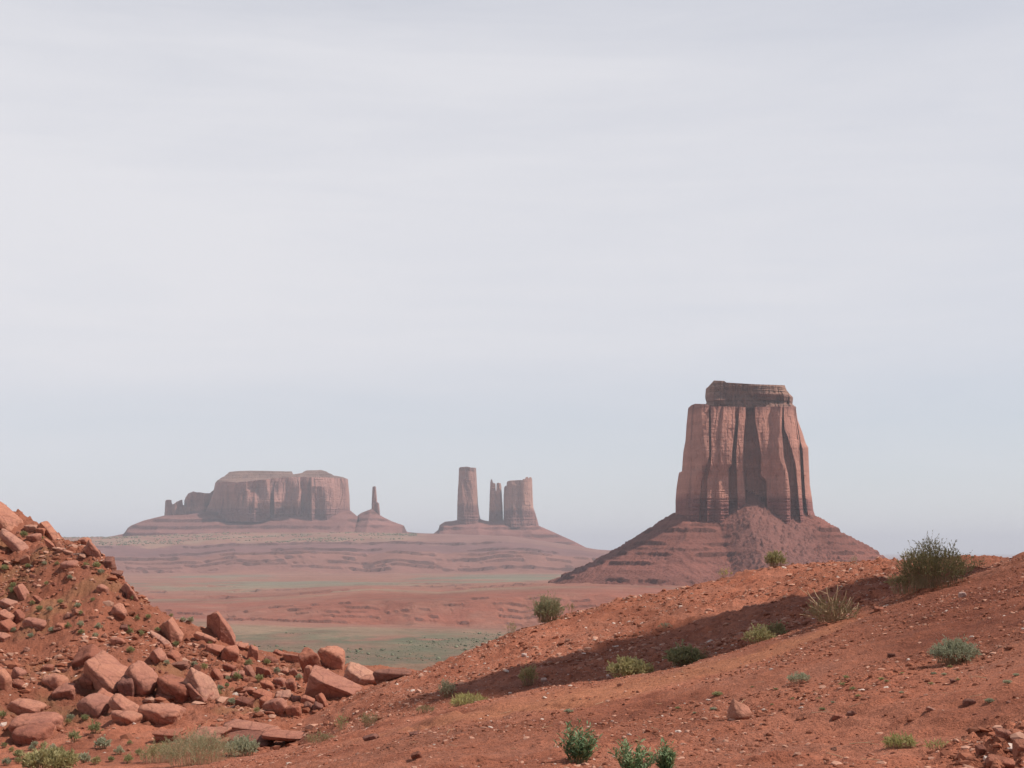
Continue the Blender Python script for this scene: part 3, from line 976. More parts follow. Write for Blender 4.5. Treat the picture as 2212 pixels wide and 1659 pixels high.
cap_mesh(mesa)
cliff('shoulder', mesa, DM + 60, top=PM([(616, 372), (626, 345), (645, 318), (680, 303), (700, 308), (730, 310), (770, 316), (800, 315), (835, 285), (870, 262)]),
      bot=PM([(590, 520), (920, 520)]), left=[(0, mx(600)), (.4, mx(612)), (1, mx(617))], right=[(0, mx(900)), (1, mx(868))], T=150, mat=M_CLIFF_FAR, col=far_col, seed=35,
      nx=120, nz=60, unit=15, flute=.7, ledge=.3, rows=[(0, SM(600, (680, 's'), (900, 's'))), (.6, SM(614, (640, 's'), (690, 'l'), (760, 's'), (800, 'l'), (870, 's'))), (1, SM(617, (700, 's'), (720, 'l'), (868, 'm')))])
cliff('pinnacle', mesa, DM - 10, top=PM([(480, 375), (484, 366), (500, 362), (524, 364), (527, 388), (534, 396), (546, 390), (560, 378), (598, 361), (603, 366), (606, 398), (616, 404), (630, 412)]),
      bot=PM([(460, 520), (660, 520)]), left=[(0, mx(470)), (.5, mx(476)), (1, mx(480))], right=[(0, mx(650)), (1, mx(632))], T=70, mat=M_CLIFF_FAR, col=far_col, seed=37,
      nx=110, nz=60, unit=11, flute=.7, ledge=.3, rows=[(0, SM(470, (560, 's'), (650, 'm'))), (.5, SM(476, (490, 's'), (525, 'l'), (550, 's'), (600, 'l'), (640, 's'))), (1, SM(480, (500, 'l'), (632, 'm')))])


def ridge_talus(name, parent, prof, D, mapx, mapy, x0, x1, seed, depth_f=420, slope=.5, col=(.225, .096, .078), step=6.5, dx=0, flat=30):
    cx_, cz_ = at(mapx(np.array([p[0] for p in prof], float)), mapy(np.array([p[1] for p in prof], float)), D)

    def zf(X, Y):
        cz = np.interp(X, cx_, cz_)
        d = np.maximum(np.abs(Y - D) - flat, 0)
        z = cz - slope * d + 6 * fbm(X * .006, Y * .006, seed=seed, oct=4) * sstep(0, 60, d)
        z += 4 * fbm(X * .02, Y * .008, seed=seed + 3, oct=3) * sstep(0, 60, d)
        tz = terrace(z, 36., .07, .28 * fbm(X * .0022, Y * .0022, seed=seed + 1, oct=4), .42)
        tz = terrace(tz, 13., .2, .3 * fbm(X * .006, seed=seed + 2, oct=3), .3)
        return z + (tz - z) * np.clip(.75 + 1.0 * fbm(X * .004, Y * .004, seed=seed + 4, oct=4), .25, 1) * sstep(0, 30, d)

    def cf(X, Y, Zt):
        b = vnoise(X * .0006, Y * .0006, Zt * .05, seed=seed + 5)[..., None]
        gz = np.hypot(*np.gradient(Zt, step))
        return np.array(col) * (1 + .16 * b) * (1 - .5 * sstep(.8, 1.5, gz)[..., None])  # steep faces coloured darker for varnished rock and painted shade together
    return talus(name, parent, float(at(mapx(x0), 1150, D)[0]), float(at(mapx(x1), 1150, D)[0]), D - depth_f, D + 120, step, zf, mat=M_TALUS_FAR, colfun=cf)


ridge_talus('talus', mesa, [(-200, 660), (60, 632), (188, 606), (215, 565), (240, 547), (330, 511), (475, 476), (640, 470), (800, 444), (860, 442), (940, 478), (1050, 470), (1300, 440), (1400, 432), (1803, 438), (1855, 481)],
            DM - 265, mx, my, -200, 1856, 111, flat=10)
to_local(mesa)

DS = 7420.0
spire = empty('rock_spire', (float(at(812, 1110, DS)[0]), DS, float(at(812, 1110, DS)[1])))
tag(spire, 'thin lone rock spire on a red cone, right of the long mesa', 'rock spire')
cliff('pillar', spire, DS, top=PM([(1964, 272), (1975, 266), (1988, 268), (1993, 290)]), bot=PM([(1940, 500), (2030, 500)]),
      left=[(0, mx(1950)), (.3, mx(1958)), (.6, mx(1960)), (1, mx(1965))], right=[(0, mx(2024)), (.15, mx(2019)), (.45, mx(2013)), (.5, mx(2012)), (.52, mx(1999)), (.8, mx(1994)), (1, mx(1990))],
      T=42, mat=M_CLIFF_FAR, col=far_col, seed=43, nx=70, nz=90, unit=10, flute=.8, ledge=.2,
      rows=[(0, SM(1950, (1975, 'l'), (2024, 's'))), (.4, SM(1958, (1985, 'l'), (2013, 's'))), (1, SM(1965, (1980, 's'), (1990, 'l')))])
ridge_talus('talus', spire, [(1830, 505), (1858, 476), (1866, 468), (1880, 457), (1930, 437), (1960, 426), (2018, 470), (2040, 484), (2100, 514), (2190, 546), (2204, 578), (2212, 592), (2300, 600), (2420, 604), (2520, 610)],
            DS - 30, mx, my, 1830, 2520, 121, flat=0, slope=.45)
to_local(spire)

# ---- the three towers right of centre
tx = lambda c: 818.6 + c * .2467
ty = lambda c: 970.2 + c * .2467
PT = lambda pts: [(tx(x), ty(y)) for x, y in pts]
ST = lambda *seg: [tx(seg[0])] + [(tx(x), k) for x, k in seg[1:]]
DT = 7300.0
tow_col = strata_col((.24, .108, .09), (.45, .24, .175), .37, 7)
tow_col_dk = strata_col((.24, .108, .09), (.40, .20, .15), .37, 7, (.30, .16, .125))


def tower(name, part, label, cat, top, bot, left, right, T, seed, rows, nx=110, colf=tow_col, ledge=.7):
    cxm = (left[0][1] + right[0][1]) / 2
    r = empty(name, (float(at(cxm, 1125, DT)[0]), DT, float(at(cxm, 1125, DT)[1])))
    tag(r, label, cat)
    cliff(part, r, DT, top=PT(top), bot=PT(bot), left=left, right=right, T=T, mat=M_CLIFF_FAR, col=colf, seed=seed, nx=nx, nz=130, unit=15, flute=1.1, ledge=ledge, rows=rows, deep=8)
    to_local(r)
    return r


tower('rock_tower', 'shaft', 'tallest distant stone tower, a single blunt column left of the split towers', 'rock tower',
      [(700, 168), (712, 158), (770, 153), (800, 160), (850, 164)], [(660, 690), (930, 690)],
      [(0, tx(672)), (.14, tx(684)), (.4, tx(686)), (.65, tx(691)), (.8, tx(697)), (1, tx(700))],
      [(0, tx(915)), (.15, tx(888)), (.22, tx(879)), (.4, tx(867)), (.6, tx(862)), (.8, tx(856)), (1, tx(850))], 85, 51,
      [(0, ST(672, (760, 's'), (915, 'm'))), (.35, ST(686, (745, 's'), (870, 'm'))), (.6, ST(690, (725, 's'), (755, 'l'), (800, 'm'), (862, 'l'))), (.85, ST(697, (718, 's'), (770, 'l'), (856, 'l'))), (1, ST(700, (720, 's'), (850, 'm')))], colf=tow_col_dk)
tower('rock_pillar', 'shaft', 'slender distant pillar with a needle tip and notched top, between the two wider towers', 'rock pillar',
      [(975, 292), (980, 268), (985, 261), (992, 268), (997, 292), (1012, 300), (1020, 302), (1022, 362), (1027, 364), (1030, 302), (1040, 294), (1066, 298), (1070, 318)], [(940, 690), (1110, 690)],
      [(0, tx(955)), (.15, tx(962)), (.5, tx(967)), (.75, tx(970)), (1, tx(975))], [(0, tx(1100)), (.2, tx(1086)), (.5, tx(1083)), (.7, tx(1078)), (1, tx(1071))], 55, 53,
      [(0, ST(955, (1000, 's'), (1100, 'm'))), (.5, ST(967, (985, 's'), (1000, 'l'), (1010, 's'), (1083, 'l'))), (1, ST(975, (990, 's'), (1071, 'l')))], nx=120)
tower('rock_block', 'shaft', 'wide distant block tower with a ragged crown at its right corner', 'rock tower',
      [(1096, 336), (1104, 323), (1117, 321), (1121, 286), (1135, 278), (1160, 274), (1240, 270), (1256, 272), (1262, 262), (1278, 262), (1286, 246), (1304, 242), (1311, 258), (1318, 246), (1334, 245), (1340, 264)], [(1060, 690), (1420, 690)],
      [(0, tx(1080)), (.25, tx(1091)), (.5, tx(1091)), (.8, tx(1092)), (1, tx(1096))], [(0, tx(1405)), (.1, tx(1394)), (.3, tx(1370)), (.42, tx(1352)), (.6, tx(1347)), (1, tx(1341))], 95, 57,
      [(0, ST(1080, (1160, 's'), (1405, 'l'))), (.5, ST(1091, (1105, 's'), (1165, 'l'), (1175, 's'), (1240, 'l'), (1255, 's'), (1350, 'l'))), (1, ST(1096, (1110, 's'), (1180, 'l'), (1240, 'm'), (1262, 's'), (1341, 'l')))], nx=170)
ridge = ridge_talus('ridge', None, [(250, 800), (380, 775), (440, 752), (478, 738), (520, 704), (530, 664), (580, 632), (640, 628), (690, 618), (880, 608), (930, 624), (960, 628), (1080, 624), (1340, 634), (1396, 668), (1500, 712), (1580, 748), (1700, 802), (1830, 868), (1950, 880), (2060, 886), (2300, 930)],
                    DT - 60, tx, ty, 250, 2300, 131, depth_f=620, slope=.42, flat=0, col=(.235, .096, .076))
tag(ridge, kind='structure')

# ------------------------------------------------------------------ rocks
def icosphere(sub):
    t = (1 + 5 ** .5) / 2
    v = [(-1, t, 0), (1, t, 0), (-1, -t, 0), (1, -t, 0), (0, -1, t), (0, 1, t), (0, -1, -t), (0, 1, -t), (t, 0, -1), (t, 0, 1), (-t, 0, -1), (-t, 0, 1)]
    f = [(0, 11, 5), (0, 5, 1), (0, 1, 7), (0, 7, 10), (0, 10, 11), (1, 5, 9), (5, 11, 4), (11, 10, 2), (10, 7, 6), (7, 1, 8), (3, 9, 4), (3, 4, 2), (3, 2, 6), (3, 6, 8), (3, 8, 9), (4, 9, 5), (2, 4, 11), (6, 2, 10), (8, 6, 7), (9, 8, 1)]
    v = [np.array(p) / np.linalg.norm(p) for p in v]
    for _ in range(sub):
        cache, nf = {}, []

        def mid(i, j):
            k = (min(i, j), max(i, j))
            if k not in cache:
                m = v[i] + v[j]
                v.append(m / np.linalg.norm(m))
                cache[k] = len(v) - 1
            return cache[k]
        for a, b, c_ in f:
            x, y, z = mid(a, b), mid(b, c_), mid(c_, a)
            nf += [(a, x, z), (b, y, x), (c_, z, y), (x, y, z)]
        f = nf
    return np.array(v), np.array(f)


ICO = {k: icosphere(k) for k in (0, 1, 2, 3, 4, 5)}


def rock_verts(seed, dims, sub=4, p=16, chamf=7, rough=.05, wedge=0.0, layered=0.0, face=False):
    """an angular boulder: a jittered block cut by random planes with slightly worn edges; dims are half sizes"""
    rng = np.random.default_rng(seed)
    v, f = ICO[sub]
    N, Dp = [], []
    for ax in range(3):
        for sg in (-1, 1):
            n = np.zeros(3)
            n[ax] = sg
            n += rng.normal(0, .13, 3)
            if face and ax == 2 and sg == 1:
                n += np.array([.06, -.20, 0])
            if face and ax == 1 and sg == -1:
                n += np.array([-.16, 0, -.22])
            n /= np.linalg.norm(n)
            N.append(n)
            Dp.append(rng.uniform(.86, 1.04))
    for _ in range(chamf):
        n = rng.normal(0, 1, 3)
        n /= np.linalg.norm(n)
        if face and n[1] < 0 and n[2] > -.3:      # weathered hollow below, whole above
            n[2] = -abs(n[2]) - .1
        N.append(n / np.linalg.norm(n))
        Dp.append(rng.uniform(.98, 1.25))
    if wedge:
        n = np.array([wedge, -.25, 1.0])
        N.append(n / np.linalg.norm(n))
        Dp.append(.55)
    N, Dp = np.array(N), np.array(Dp)
    q = np.maximum(v @ N.T, 0) / Dp
    r = (q ** p).sum(1) ** (-1 / p)
    P_ = v * r[:, None]
    d = fbm(P_[:, 0] * 1.7 + seed, P_[:, 1] * 1.7, P_[:, 2] * 1.7, seed=seed % 97, oct=5, gain=.55)
    P_ = P_ * (1 + rough * d[:, None])
    if layered:
        lay_ = hash1(np.floor(P_[:, 2] * 6 + .4 * d), seed % 91) - .5
        P_[:, :2] *= 1 + layered * lay_[:, None]
    return P_ * np.array(dims), f


def rot(roll, yaw, tip=0.0):
    return np.array(Matrix.Rotation(yaw, 3, 'Z') @ Matrix.Rotation(roll, 3, 'Y') @ Matrix.Rotation(tip, 3, 'X'))


def boulder(px0, py0, px1, py1, label, kind='block', roll=0.0, yaw=-8.0, tip=4.0, mat=None, L=None, Hh=None, dep=.8, name='boulder', seed=None, base=None, sub=4, cat='boulder', dmin=5, sink=.15, taper=0.0, cut=((-.25, -.60, -.76), .80)):
    """a boulder filling the measured box, resting on the ground seen at the box's lower edge. roll in degrees, clockwise in view"""
    base = py1 if base is None else base
    g = hit((px0 + px1) / 2, base - .04 * (py1 - py0), dmin)
    d = g[1]
    m = d / F
    w, h = (px1 - px0) * m, (py1 - py0) * m
    hl, hh = (L * m / 2 if L else w / 2), (Hh * m / 2 if Hh else h / 2)
    par = {'block': dict(p=9, chamf=5, rough=.075), 'crisp': dict(p=30, chamf=1, rough=.04), 'peak': dict(p=9, chamf=5, rough=.07), 'round': dict(p=6, chamf=6, rough=.06), 'slab': dict(p=11, chamf=4, rough=.07), 'wedge': dict(p=26, chamf=3, rough=.04, wedge=1.5),
           'worn': dict(p=7, chamf=8, rough=.09), 'layer': dict(p=18, chamf=5, rough=.05, layered=.16)}[kind]
    seed = seed if seed is not None else int(px0 * 7 + py0 * 13)
    hd = dep * max(min(hl, hh * 1.6), .35 * hl)
    Vv, Ff = rock_verts(seed, (hl, hd, hh), sub=sub, face=True, **par)
    if taper:
        Vv[:, :2] *= 1 - taper * (Vv[:, 2:] / hh)
    Vv = Vv @ rot(math.radians(roll), math.radians(yaw), math.radians(tip)).T
    # a broken face left by a fallen piece: by default the hollow under the front
    mid_, he_ = (Vv.max(0) + Vv.min(0)) / 2, (Vv.max(0) - Vv.min(0)) / 2
    if cut:
        qn = ((Vv - mid_) / he_) @ (np.array(cut[0]) / np.linalg.norm(cut[0]))
        Vv = mid_ + (Vv - mid_) * np.minimum(1, cut[1] / np.maximum(qn, 1e-6))[:, None]
    # fit to the measured box (uniformly in depth)
    ext = Vv.max(0) - Vv.min(0)
    Vv[:, 0] *= w / ext[0]
    Vv[:, 2] *= h / ext[2]
    Vv -= (Vv.max(0) + Vv.min(0)) / 2
    cxp, czp = at((px0 + px1) / 2, (py0 + py1) / 2, d + ext[1] * .32)
    loc = (float(cxp), float(d + ext[1] * .32), float(czp) - sink * h)
    low = np.clip(-Vv[:, 2] / (h / 2), 0, 1)
    Vv[:, :2] *= (1 - .2 * low ** 1.3)[:, None]              # undercut near the soil
    Vv[:, 2] = np.where(Vv[:, 2] < 0, Vv[:, 2] * 1.2, Vv[:, 2])
    o = link(name, mesh_from(name, Vv, Ff, mat or M_ROCK, True))
    o.location = loc
    tag(o, label, cat)
    return o


G_B = boulder
# -- lower left, the group on the flat
G_B(27, 1533, 132, 1600, 'broad flat-topped boulder leaning against the smooth one at lower left', 'worn', roll=-4, dep=1.0, base=1596)
G_B(26, 1557, 110, 1608, 'smooth rounded slab boulder in front, lowest of the big ones at left', 'round', roll=4, dep=1.0)
G_B(16, 1503, 95, 1546, 'humped boulder with a bite broken out of its face, left edge', 'worn', roll=14)
G_B(86, 1448, 150, 1497, 'boulder overhanging its left shadow, upslope of the bitten one', 'worn', cut=((-.55, -.55, -.6), .5), roll=-12)
G_B(110, 1470, 170, 1512, 'squat block wedged under the overhanging boulder, dark front', 'block', roll=-10)
G_B(174, 1449, 211, 1492, 'upright stone standing in the shade of the giant slab', 'block', roll=6, tip=8, seed=9)
G_B(160, 1382, 222, 1445, 'purplish slab leaning behind the giant boulder', 'slab', roll=-30, L=80, Hh=46)
G_B(172, 1392, 296, 1503, 'giant smooth sandstone slab sloping right, biggest boulder at left', 'slab', cut=((-.80, -.50, -.35), .55), roll=38, L=125, Hh=84, dep=.9, sub=5, seed=5)
G_B(262, 1416, 343, 1500, 'rounded lobe joined against the right side of the giant slab', 'round', roll=40, L=92, Hh=60, dep=.9, seed=15)
G_B(256, 1451, 294, 1508, 'narrow cracked rock filling the gap under the giant slab', 'block', roll=-8, mat=M_ROCK_DARK)
G_B(166, 1490, 245, 1550, 'bulging boulder split by a crack, in front of the giant slab', 'round', roll=18, dep=1.0, seed=77)
G_B(203, 1480, 262, 1532, 'back half of the split boulder, sloping right', 'round', roll=34, L=70, Hh=36)
G_B(232, 1492, 302, 1546, 'low ramp of rock beside the split boulder', 'worn', roll=30, L=80, Hh=34)
G_B(245, 1527, 309, 1568, 'egg-shaped boulder lying on the red flat', 'round', roll=6, dep=1.0, mat=M_ROCK_PALE)
G_B(300, 1511, 398, 1570, 'large blocky boulder with a dark rounded left end', 'worn', roll=10, L=96, Hh=46, dep=.9)
G_B(334, 1448, 430, 1522, 'wide smooth outcrop boulder with a shaded hollow under it', 'worn', roll=16, L=100, Hh=60, dep=.8)
G_B(398, 1427, 476, 1512, 'tall pale leaning slab, lightest rock of the pile', 'slab', roll=52, L=92, Hh=56, mat=M_ROCK_PALE, seed=21)
G_B(402, 1466, 458, 1518, 'purplish flake propped on the pale leaning slab', 'slab', roll=48, L=62, Hh=36, base=1520)
G_B(379, 1486, 410, 1512, 'chipped whitish stone at the foot of the smooth outcrop', 'block', mat=M_ROCK_PALE, sub=3)
G_B(337, 1497, 372, 1514, 'flat stone tucked beneath the smooth outcrop', 'slab', roll=16, sub=3)
# -- the middle slope
G_B(341, 1323, 398, 1394, 'tilted block with one long shadowed side, upper middle of slope', 'crisp', roll=52, L=66, Hh=42, yaw=18, cut=((-.78, -.60, -.2), .34), seed=31)
G_B(322, 1356, 377, 1398, 'long pale tongue of rock just below the tilted block', 'round', roll=38, L=64, Hh=20, mat=M_ROCK_PALE)
G_B(444, 1309, 517, 1386, 'tall leaning block standing against the valley, highest on the slope', 'crisp', roll=57, L=84, Hh=44, yaw=25, cut=((-.80, -.60, -.10), .34), seed=44, sub=5, base=1390)
G_B(418, 1360, 470, 1388, 'knobbly rock leaning below the tall standing block', 'worn', roll=24, L=52, Hh=20)
G_B(444, 1386, 486, 1416, 'left half of a broken block pair on the slope', 'worn', roll=20)
G_B(474, 1388, 518, 1432, 'right half of the broken pair, with dark square front', 'block', roll=14, yaw=18)
G_B(500, 1383, 536, 1404, 'flat layered slab behind the broken pair', 'layer', roll=18, sub=3)
G_B(533, 1387, 560, 1424, 'sharp triangular fin of rock, dark on its left', 'wedge', roll=20, yaw=20, seed=8)
G_B(324, 1393, 362, 1433, 'rough block left of the pointed flake', 'block', roll=50, L=40, Hh=28)
G_B(358, 1398, 394, 1432, 'pointed flake with a dark notch in its left side', 'wedge', roll=10, sub=3)
G_B(362, 1424, 412, 1448, 'thin layered ledge of rock above the smooth outcrop', 'layer', roll=-4, mat=M_ROCK_DARK)
G_B(452, 1440, 484, 1470, 'grooved boulder sitting alone below the broken pair', 'worn', roll=36, L=34, Hh=20, sub=3)
G_B(482, 1430, 510, 1452, 'purple-grey stone above a cubic one', 'worn', roll=14, sub=3)
G_B(498, 1445, 530, 1468, 'cubic rock with a deep dark front', 'block', sub=3)
G_B(474, 1452, 500, 1466, 'little orange stone beside the cubic rock', 'block', sub=3)
G_B(526, 1432, 556, 1462, 'narrow whitish-edged rib of rock', 'slab', roll=50, L=34, Hh=14, sub=3, mat=M_ROCK_PALE)
G_B(551, 1436, 596, 1466, 'roof-shaped rock with a dark left gable', 'wedge', cut=((-.75, -.6, 0), .4), roll=12, yaw=25, seed=3)
# -- the jumble round the great leaning boulder
G_B(652, 1424, 780, 1525, 'great leaning boulder with smooth sunlit top and dark undercut front', 'crisp', roll=22, L=112, Hh=72, tip=0, dep=.75, cut=((-.15, -.72, -.68), .27), seed=62, sub=5, base=1518)
G_B(654, 1432, 676, 1466, 'scaly flake stuck on the left end of the great leaning boulder', 'block', sub=3, base=1500)
G_B(688, 1387, 747, 1445, 'tall rounded block standing behind the great leaning boulder', 'block', roll=4, dep=.9, seed=63, base=1446)
G_B(645, 1390, 694, 1452, 'split upright rock left of the tall rounded block', 'block', roll=-14, yaw=20, seed=64, base=1462)
G_B(742, 1422, 830, 1484, 'hunched pale boulder to the right of the great leaning one', 'worn', roll=26, L=90, Hh=50, mat=M_ROCK_PALE, seed=66, base=1478)
G_B(776, 1452, 836, 1486, 'grey-brown folded rock below the hunched pale boulder', 'worn', seed=67, base=1480)
G_B(806, 1440, 890, 1474, 'low orange ledge with a dark hollow, at the mound edge', 'worn', mat=M_ROCK_DARK, seed=68, base=1470, dep=1.2, cut=((.2, -.6, -.75), .5))
G_B(612, 1408, 656, 1432, 'flat-topped stone beside the split upright rock', 'slab', roll=10, sub=3)
G_B(588, 1400, 616, 1418, 'small pointed rock lying on the crest of the slope', 'slab', roll=34, sub=3)
G_B(570, 1414, 600, 1436, 'dark hollowed rock below the crest', 'worn', mat=M_ROCK_DARK, sub=3)
G_B(548, 1484, 594, 1516, 'grey-brown layered boulder on top of the lower pile', 'layer', roll=10)
G_B(560, 1500, 600, 1530, 'rock supporting the layered boulder in the lower pile', 'worn', roll=20, sub=3)
G_B(596, 1487, 631, 1512, 'bright flat-faced stone crowning the lower pile', 'slab', roll=-8, mat=M_ROCK_PALE, tip=20)
G_B(566, 1502, 622, 1545, 'round boulder with a shaded left flank, centre of the lower pile', 'worn', roll=-18, seed=71)
G_B(582, 1510, 622, 1548, 'front boulder of the lower pile with dark pointed base', 'worn', roll=30, seed=72)
G_B(616, 1515, 652, 1552, 'right front boulder of the lower pile, split from its neighbour', 'worn', roll=-20, seed=73)
G_B(572, 1533, 596, 1548, 'loose stone at the foot of the lower pile', 'block', sub=3)
G_B(681, 1492, 710, 1527, 'ridged slab leaning against the great boulder front', 'slab', roll=52, L=40, Hh=18, seed=74, sub=3)
G_B(650, 1498, 681, 1522, 'angular rock touching the left of the ridged slab', 'block', roll=16, sub=3)
G_B(656, 1513, 680, 1535, 'brown chunk under the angular rock', 'block', sub=3, mat=M_ROCK_DARK)
G_B(674, 1513, 698, 1538, 'dark stone at the foot of the ridged slab', 'block', roll=20, sub=3, mat=M_ROCK_DARK)
G_B(617, 1459, 642, 1494, 'upright pale block between the pile and the great boulder', 'block', roll=-6, seed=75, sub=3)
G_B(628, 1500, 650, 1518, 'rock with a slotted face beside the lower pile', 'worn', sub=3)
G_B(590, 1460, 618, 1484, 'dull red stone left of the upright pale block', 'worn', sub=3)
G_B(562, 1466, 592, 1488, 'tan rock lying above the layered boulder', 'worn', sub=3, roll=8)
G_B(602, 1440, 624, 1460, 'pinkish stone beside green weeds, below the split upright rock', 'block', sub=3)
G_B(508, 1500, 548, 1530, 'dark flat rock with hollow underneath, left of the lower pile', 'slab', roll=8, mat=M_ROCK_DARK)
G_B(520, 1482, 552, 1500, 'stack of thin slabs left of the layered boulder', 'layer', roll=-14, sub=3)
# -- the low ledge in front
G_B(482, 1551, 612, 1588, 'cracked orange ledge slab at the gully edge', 'layer', roll=2, dep=.9, seed=81, base=1590)
G_B(398, 1562, 500, 1618, 'purplish rock step behind the dry bush', 'layer', roll=-2, seed=82, mat=M_ROCK)
G_B(486, 1574, 590, 1622, 'broken red rock face under the ledge slab', 'layer', roll=3, seed=85, mat=M_ROCK_DARK, base=1618)
G_B(566, 1576, 684, 1596, 'flat overhanging slab roofing a dark hollow', 'slab', roll=2, dep=2.0, seed=83, base=1612)
G_B(330, 1568, 400, 1606, 'low reddish block half buried behind dry grass', 'layer', seed=84)
# -- up the hill at far left
G_B(-42, 1064, 56, 1152, 'huge smooth dome boulder at the top of the hill, cut by left edge', 'round', roll=40, L=120, Hh=70, dep=.8, seed=91, base=1150, sub=5)
G_B(-6, 1132, 70, 1194, 'long sunlit tongue of rock below the dome boulder', 'round', roll=38, L=90, Hh=26, mat=M_ROCK_PALE)
G_B(80, 1117, 136, 1170, 'long tilted slab on the skyline below the dome', 'slab', roll=42, L=70, Hh=18)
G_B(94, 1158, 130, 1190, 'tilted slab with a black shadow beneath, below the skyline slab', 'slab', roll=38, L=44, Hh=13)
G_B(52, 1130, 84, 1150, 'pale stone beside the dome boulder', 'block', mat=M_ROCK_PALE, sub=3)
G_B(58, 1148, 88, 1172, 'knuckle-shaped rock below the pale stone', 'worn', sub=3)
G_B(76, 1136, 98, 1162, 'purplish stone on the left of the skyline slab', 'block', sub=3)
G_B(168, 1157, 196, 1178, 'square purplish block on the skyline, left of the sharp one', 'block', mat=M_ROCK, sub=3)
G_B(182, 1158, 224, 1206, 'sharp-edged block jutting from the skyline with dark underside', 'block', roll=44, L=46, Hh=30, yaw=25, seed=92)
G_B(220, 1196, 250, 1234, 'dark overhanging stack of rock on the skyline', 'layer', mat=M_ROCK_DARK, seed=93)
G_B(222, 1228, 266, 1248, 'flat capstone slab jutting over the slope edge', 'slab', roll=4, mat=M_ROCK_DARK)
G_B(256, 1252, 304, 1298, 'two-faced boulder on the slope edge, brown left side', 'block', cut=((-.75, -.62, 0), .32), roll=42, L=50, Hh=34, yaw=30, seed=94)
G_B(234, 1296, 276, 1340, 'overhanging orange boulder with pointed left corner', 'worn', cut=((-.2, -.6, -.75), .45), roll=26, seed=95)
G_B(206, 1258, 234, 1282, 'hollow-fronted rock below the skyline stack', 'worn', roll=10, sub=3)
G_B(28, 1254, 66, 1300, 'thick slab with broken lower edge, left hillside', 'slab', roll=48, L=52, Hh=24)
G_B(66, 1282, 104, 1308, 'thin wedge slab casting a dark stripe, left hillside', 'slab', roll=36, L=44, Hh=12)
G_B(-6, 1288, 36, 1318, 'orange slab cut by the left edge, upper one', 'slab', roll=22, mat=M_ROCK_PALE)
G_B(-8, 1310, 32, 1350, 'shadowed slab cut by the left edge, above the tan one', 'slab', roll=16)
G_B(18, 1310, 56, 1350, 'angular purplish block wedged right of the edge slabs', 'block', roll=28)
G_B(-8, 1332, 32, 1366, 'tan slab cut by the left edge over deep shadow', 'slab', roll=28)
G_B(50, 1328, 106, 1364, 'wide block with ragged dark lower edge, left hillside', 'block', roll=18, seed=96)
G_B(-10, 1362, 20, 1388, 'lowest slab cut by the left edge of the hillside', 'slab', roll=10)
G_B(120, 1342, 142, 1364, 'small upright cube of rock below the wide block', 'block', sub=3)
G_B(122, 1180, 162, 1200, 'smooth sunlit slab above a black hollow, upper hillside', 'round', roll=30, mat=M_ROCK_PALE, sub=3)
G_B(132, 1206, 168, 1232, 'cluster stone in the middle of the upper hillside', 'block', sub=3)
G_B(238, 1372, 272, 1396, 'pink rounded rock beside green tufts, mid hillside', 'worn', sub=3)
G_B(-12, 1430, 24, 1500, 'smooth pale boulder cut by the left edge above the flat', 'round', roll=8, mat=M_ROCK_PALE)
G_B(24, 1436, 58, 1466, 'tilted bright-topped rock near the left edge', 'round', roll=24, sub=3)
G_B(26, 1462, 54, 1494, 'blocky rubble rock under the tilted bright-topped one', 'block', sub=3)
G_B(90, 1432, 116, 1452, 'small rock perched behind the overhanging boulder', 'block', sub=3)
# -- single rocks on the near slope
G_B(1572, 1503, 1622, 1556, 'pale pointed rock standing alone on the near slope', 'peak', roll=4, taper=.36, tip=-22, dep=1.1, yaw=14, cut=None, mat=M_ROCK_PALE, seed=14, cat='rock', name='rock')
G_B(2080, 1506, 2104, 1528, 'dark-sided lump of earthy rock on the near slope at right', 'worn', mat=M_ROCK_DARK, cat='rock', name='rock', sub=3)
G_B(1998, 1524, 2020, 1538, 'flat pink slab lying on the near slope', 'slab', roll=14, mat=M_ROCK_PALE, cat='rock', name='rock', sub=3)
G_B(1795, 1540, 1824, 1556, 'flat layered stone right of the pale pointed rock', 'slab', roll=8, cat='rock', name='rock', sub=3)
G_B(1830, 1534, 1852, 1548, 'brown stone with a light top edge, right of the flat layered stone', 'block', mat=M_ROCK_DARK, cat='rock', name='rock', sub=3)
G_B(2110, 1604, 2142, 1632, 'upright brown stone at the edge of the corner rubble', 'wedge', mat=M_ROCK_DARK, cat='rock', name='rock', sub=3)
G_B(2128, 1626, 2192, 1662, 'largest slab in the corner rubble, with pale flat top', 'slab', roll=6, tip=12, cat='rock', name='rock', seed=16)
G_B(2150, 1568, 2186, 1600, 'rounded red rock on top of the corner rubble', 'worn', cat='rock', name='rock', seed=17)
G_B(2166, 1604, 2196, 1624, 'whitish stone among the corner rubble', 'block', mat=M_STONE_WHITE, cat='rock', name='rock', sub=3)
G_B(2190, 1590, 2230, 1640, 'rough rubble rock cut by the right edge', 'block', cat='rock', name='rock', seed=18)
G_B(888, 1620, 912, 1640, 'brown broken stone near the bottom edge, left of centre', 'block', roll=-18, mat=M_ROCK_DARK, cat='rock', name='rock', sub=3)
G_B(884, 1578, 904, 1590, 'small boat-shaped stone on the near slope', 'worn', mat=M_ROCK_DARK, cat='rock', name='rock', sub=3)
G_B(782, 1583, 818, 1600, 'dark leaf-shaped stone left of the boat-shaped one', 'slab', roll=-16, mat=M_ROCK_DARK, cat='rock', name='rock', sub=3)
G_B(2052, 1464, 2066, 1478, 'brown cube stone on the bench below the sage', 'block', mat=M_ROCK_DARK, cat='rock', name='rock', sub=3)
G_B(1888, 1306, 1908, 1322, 'red stone beside the dead branch shrub', 'block', cat='rock', name='rock', sub=3)
G_B(2070, 1276, 2088, 1292, 'grey round stone below the big dark shrub', 'worn', mat=M_STONE_WHITE, cat='rock', name='rock', sub=3)
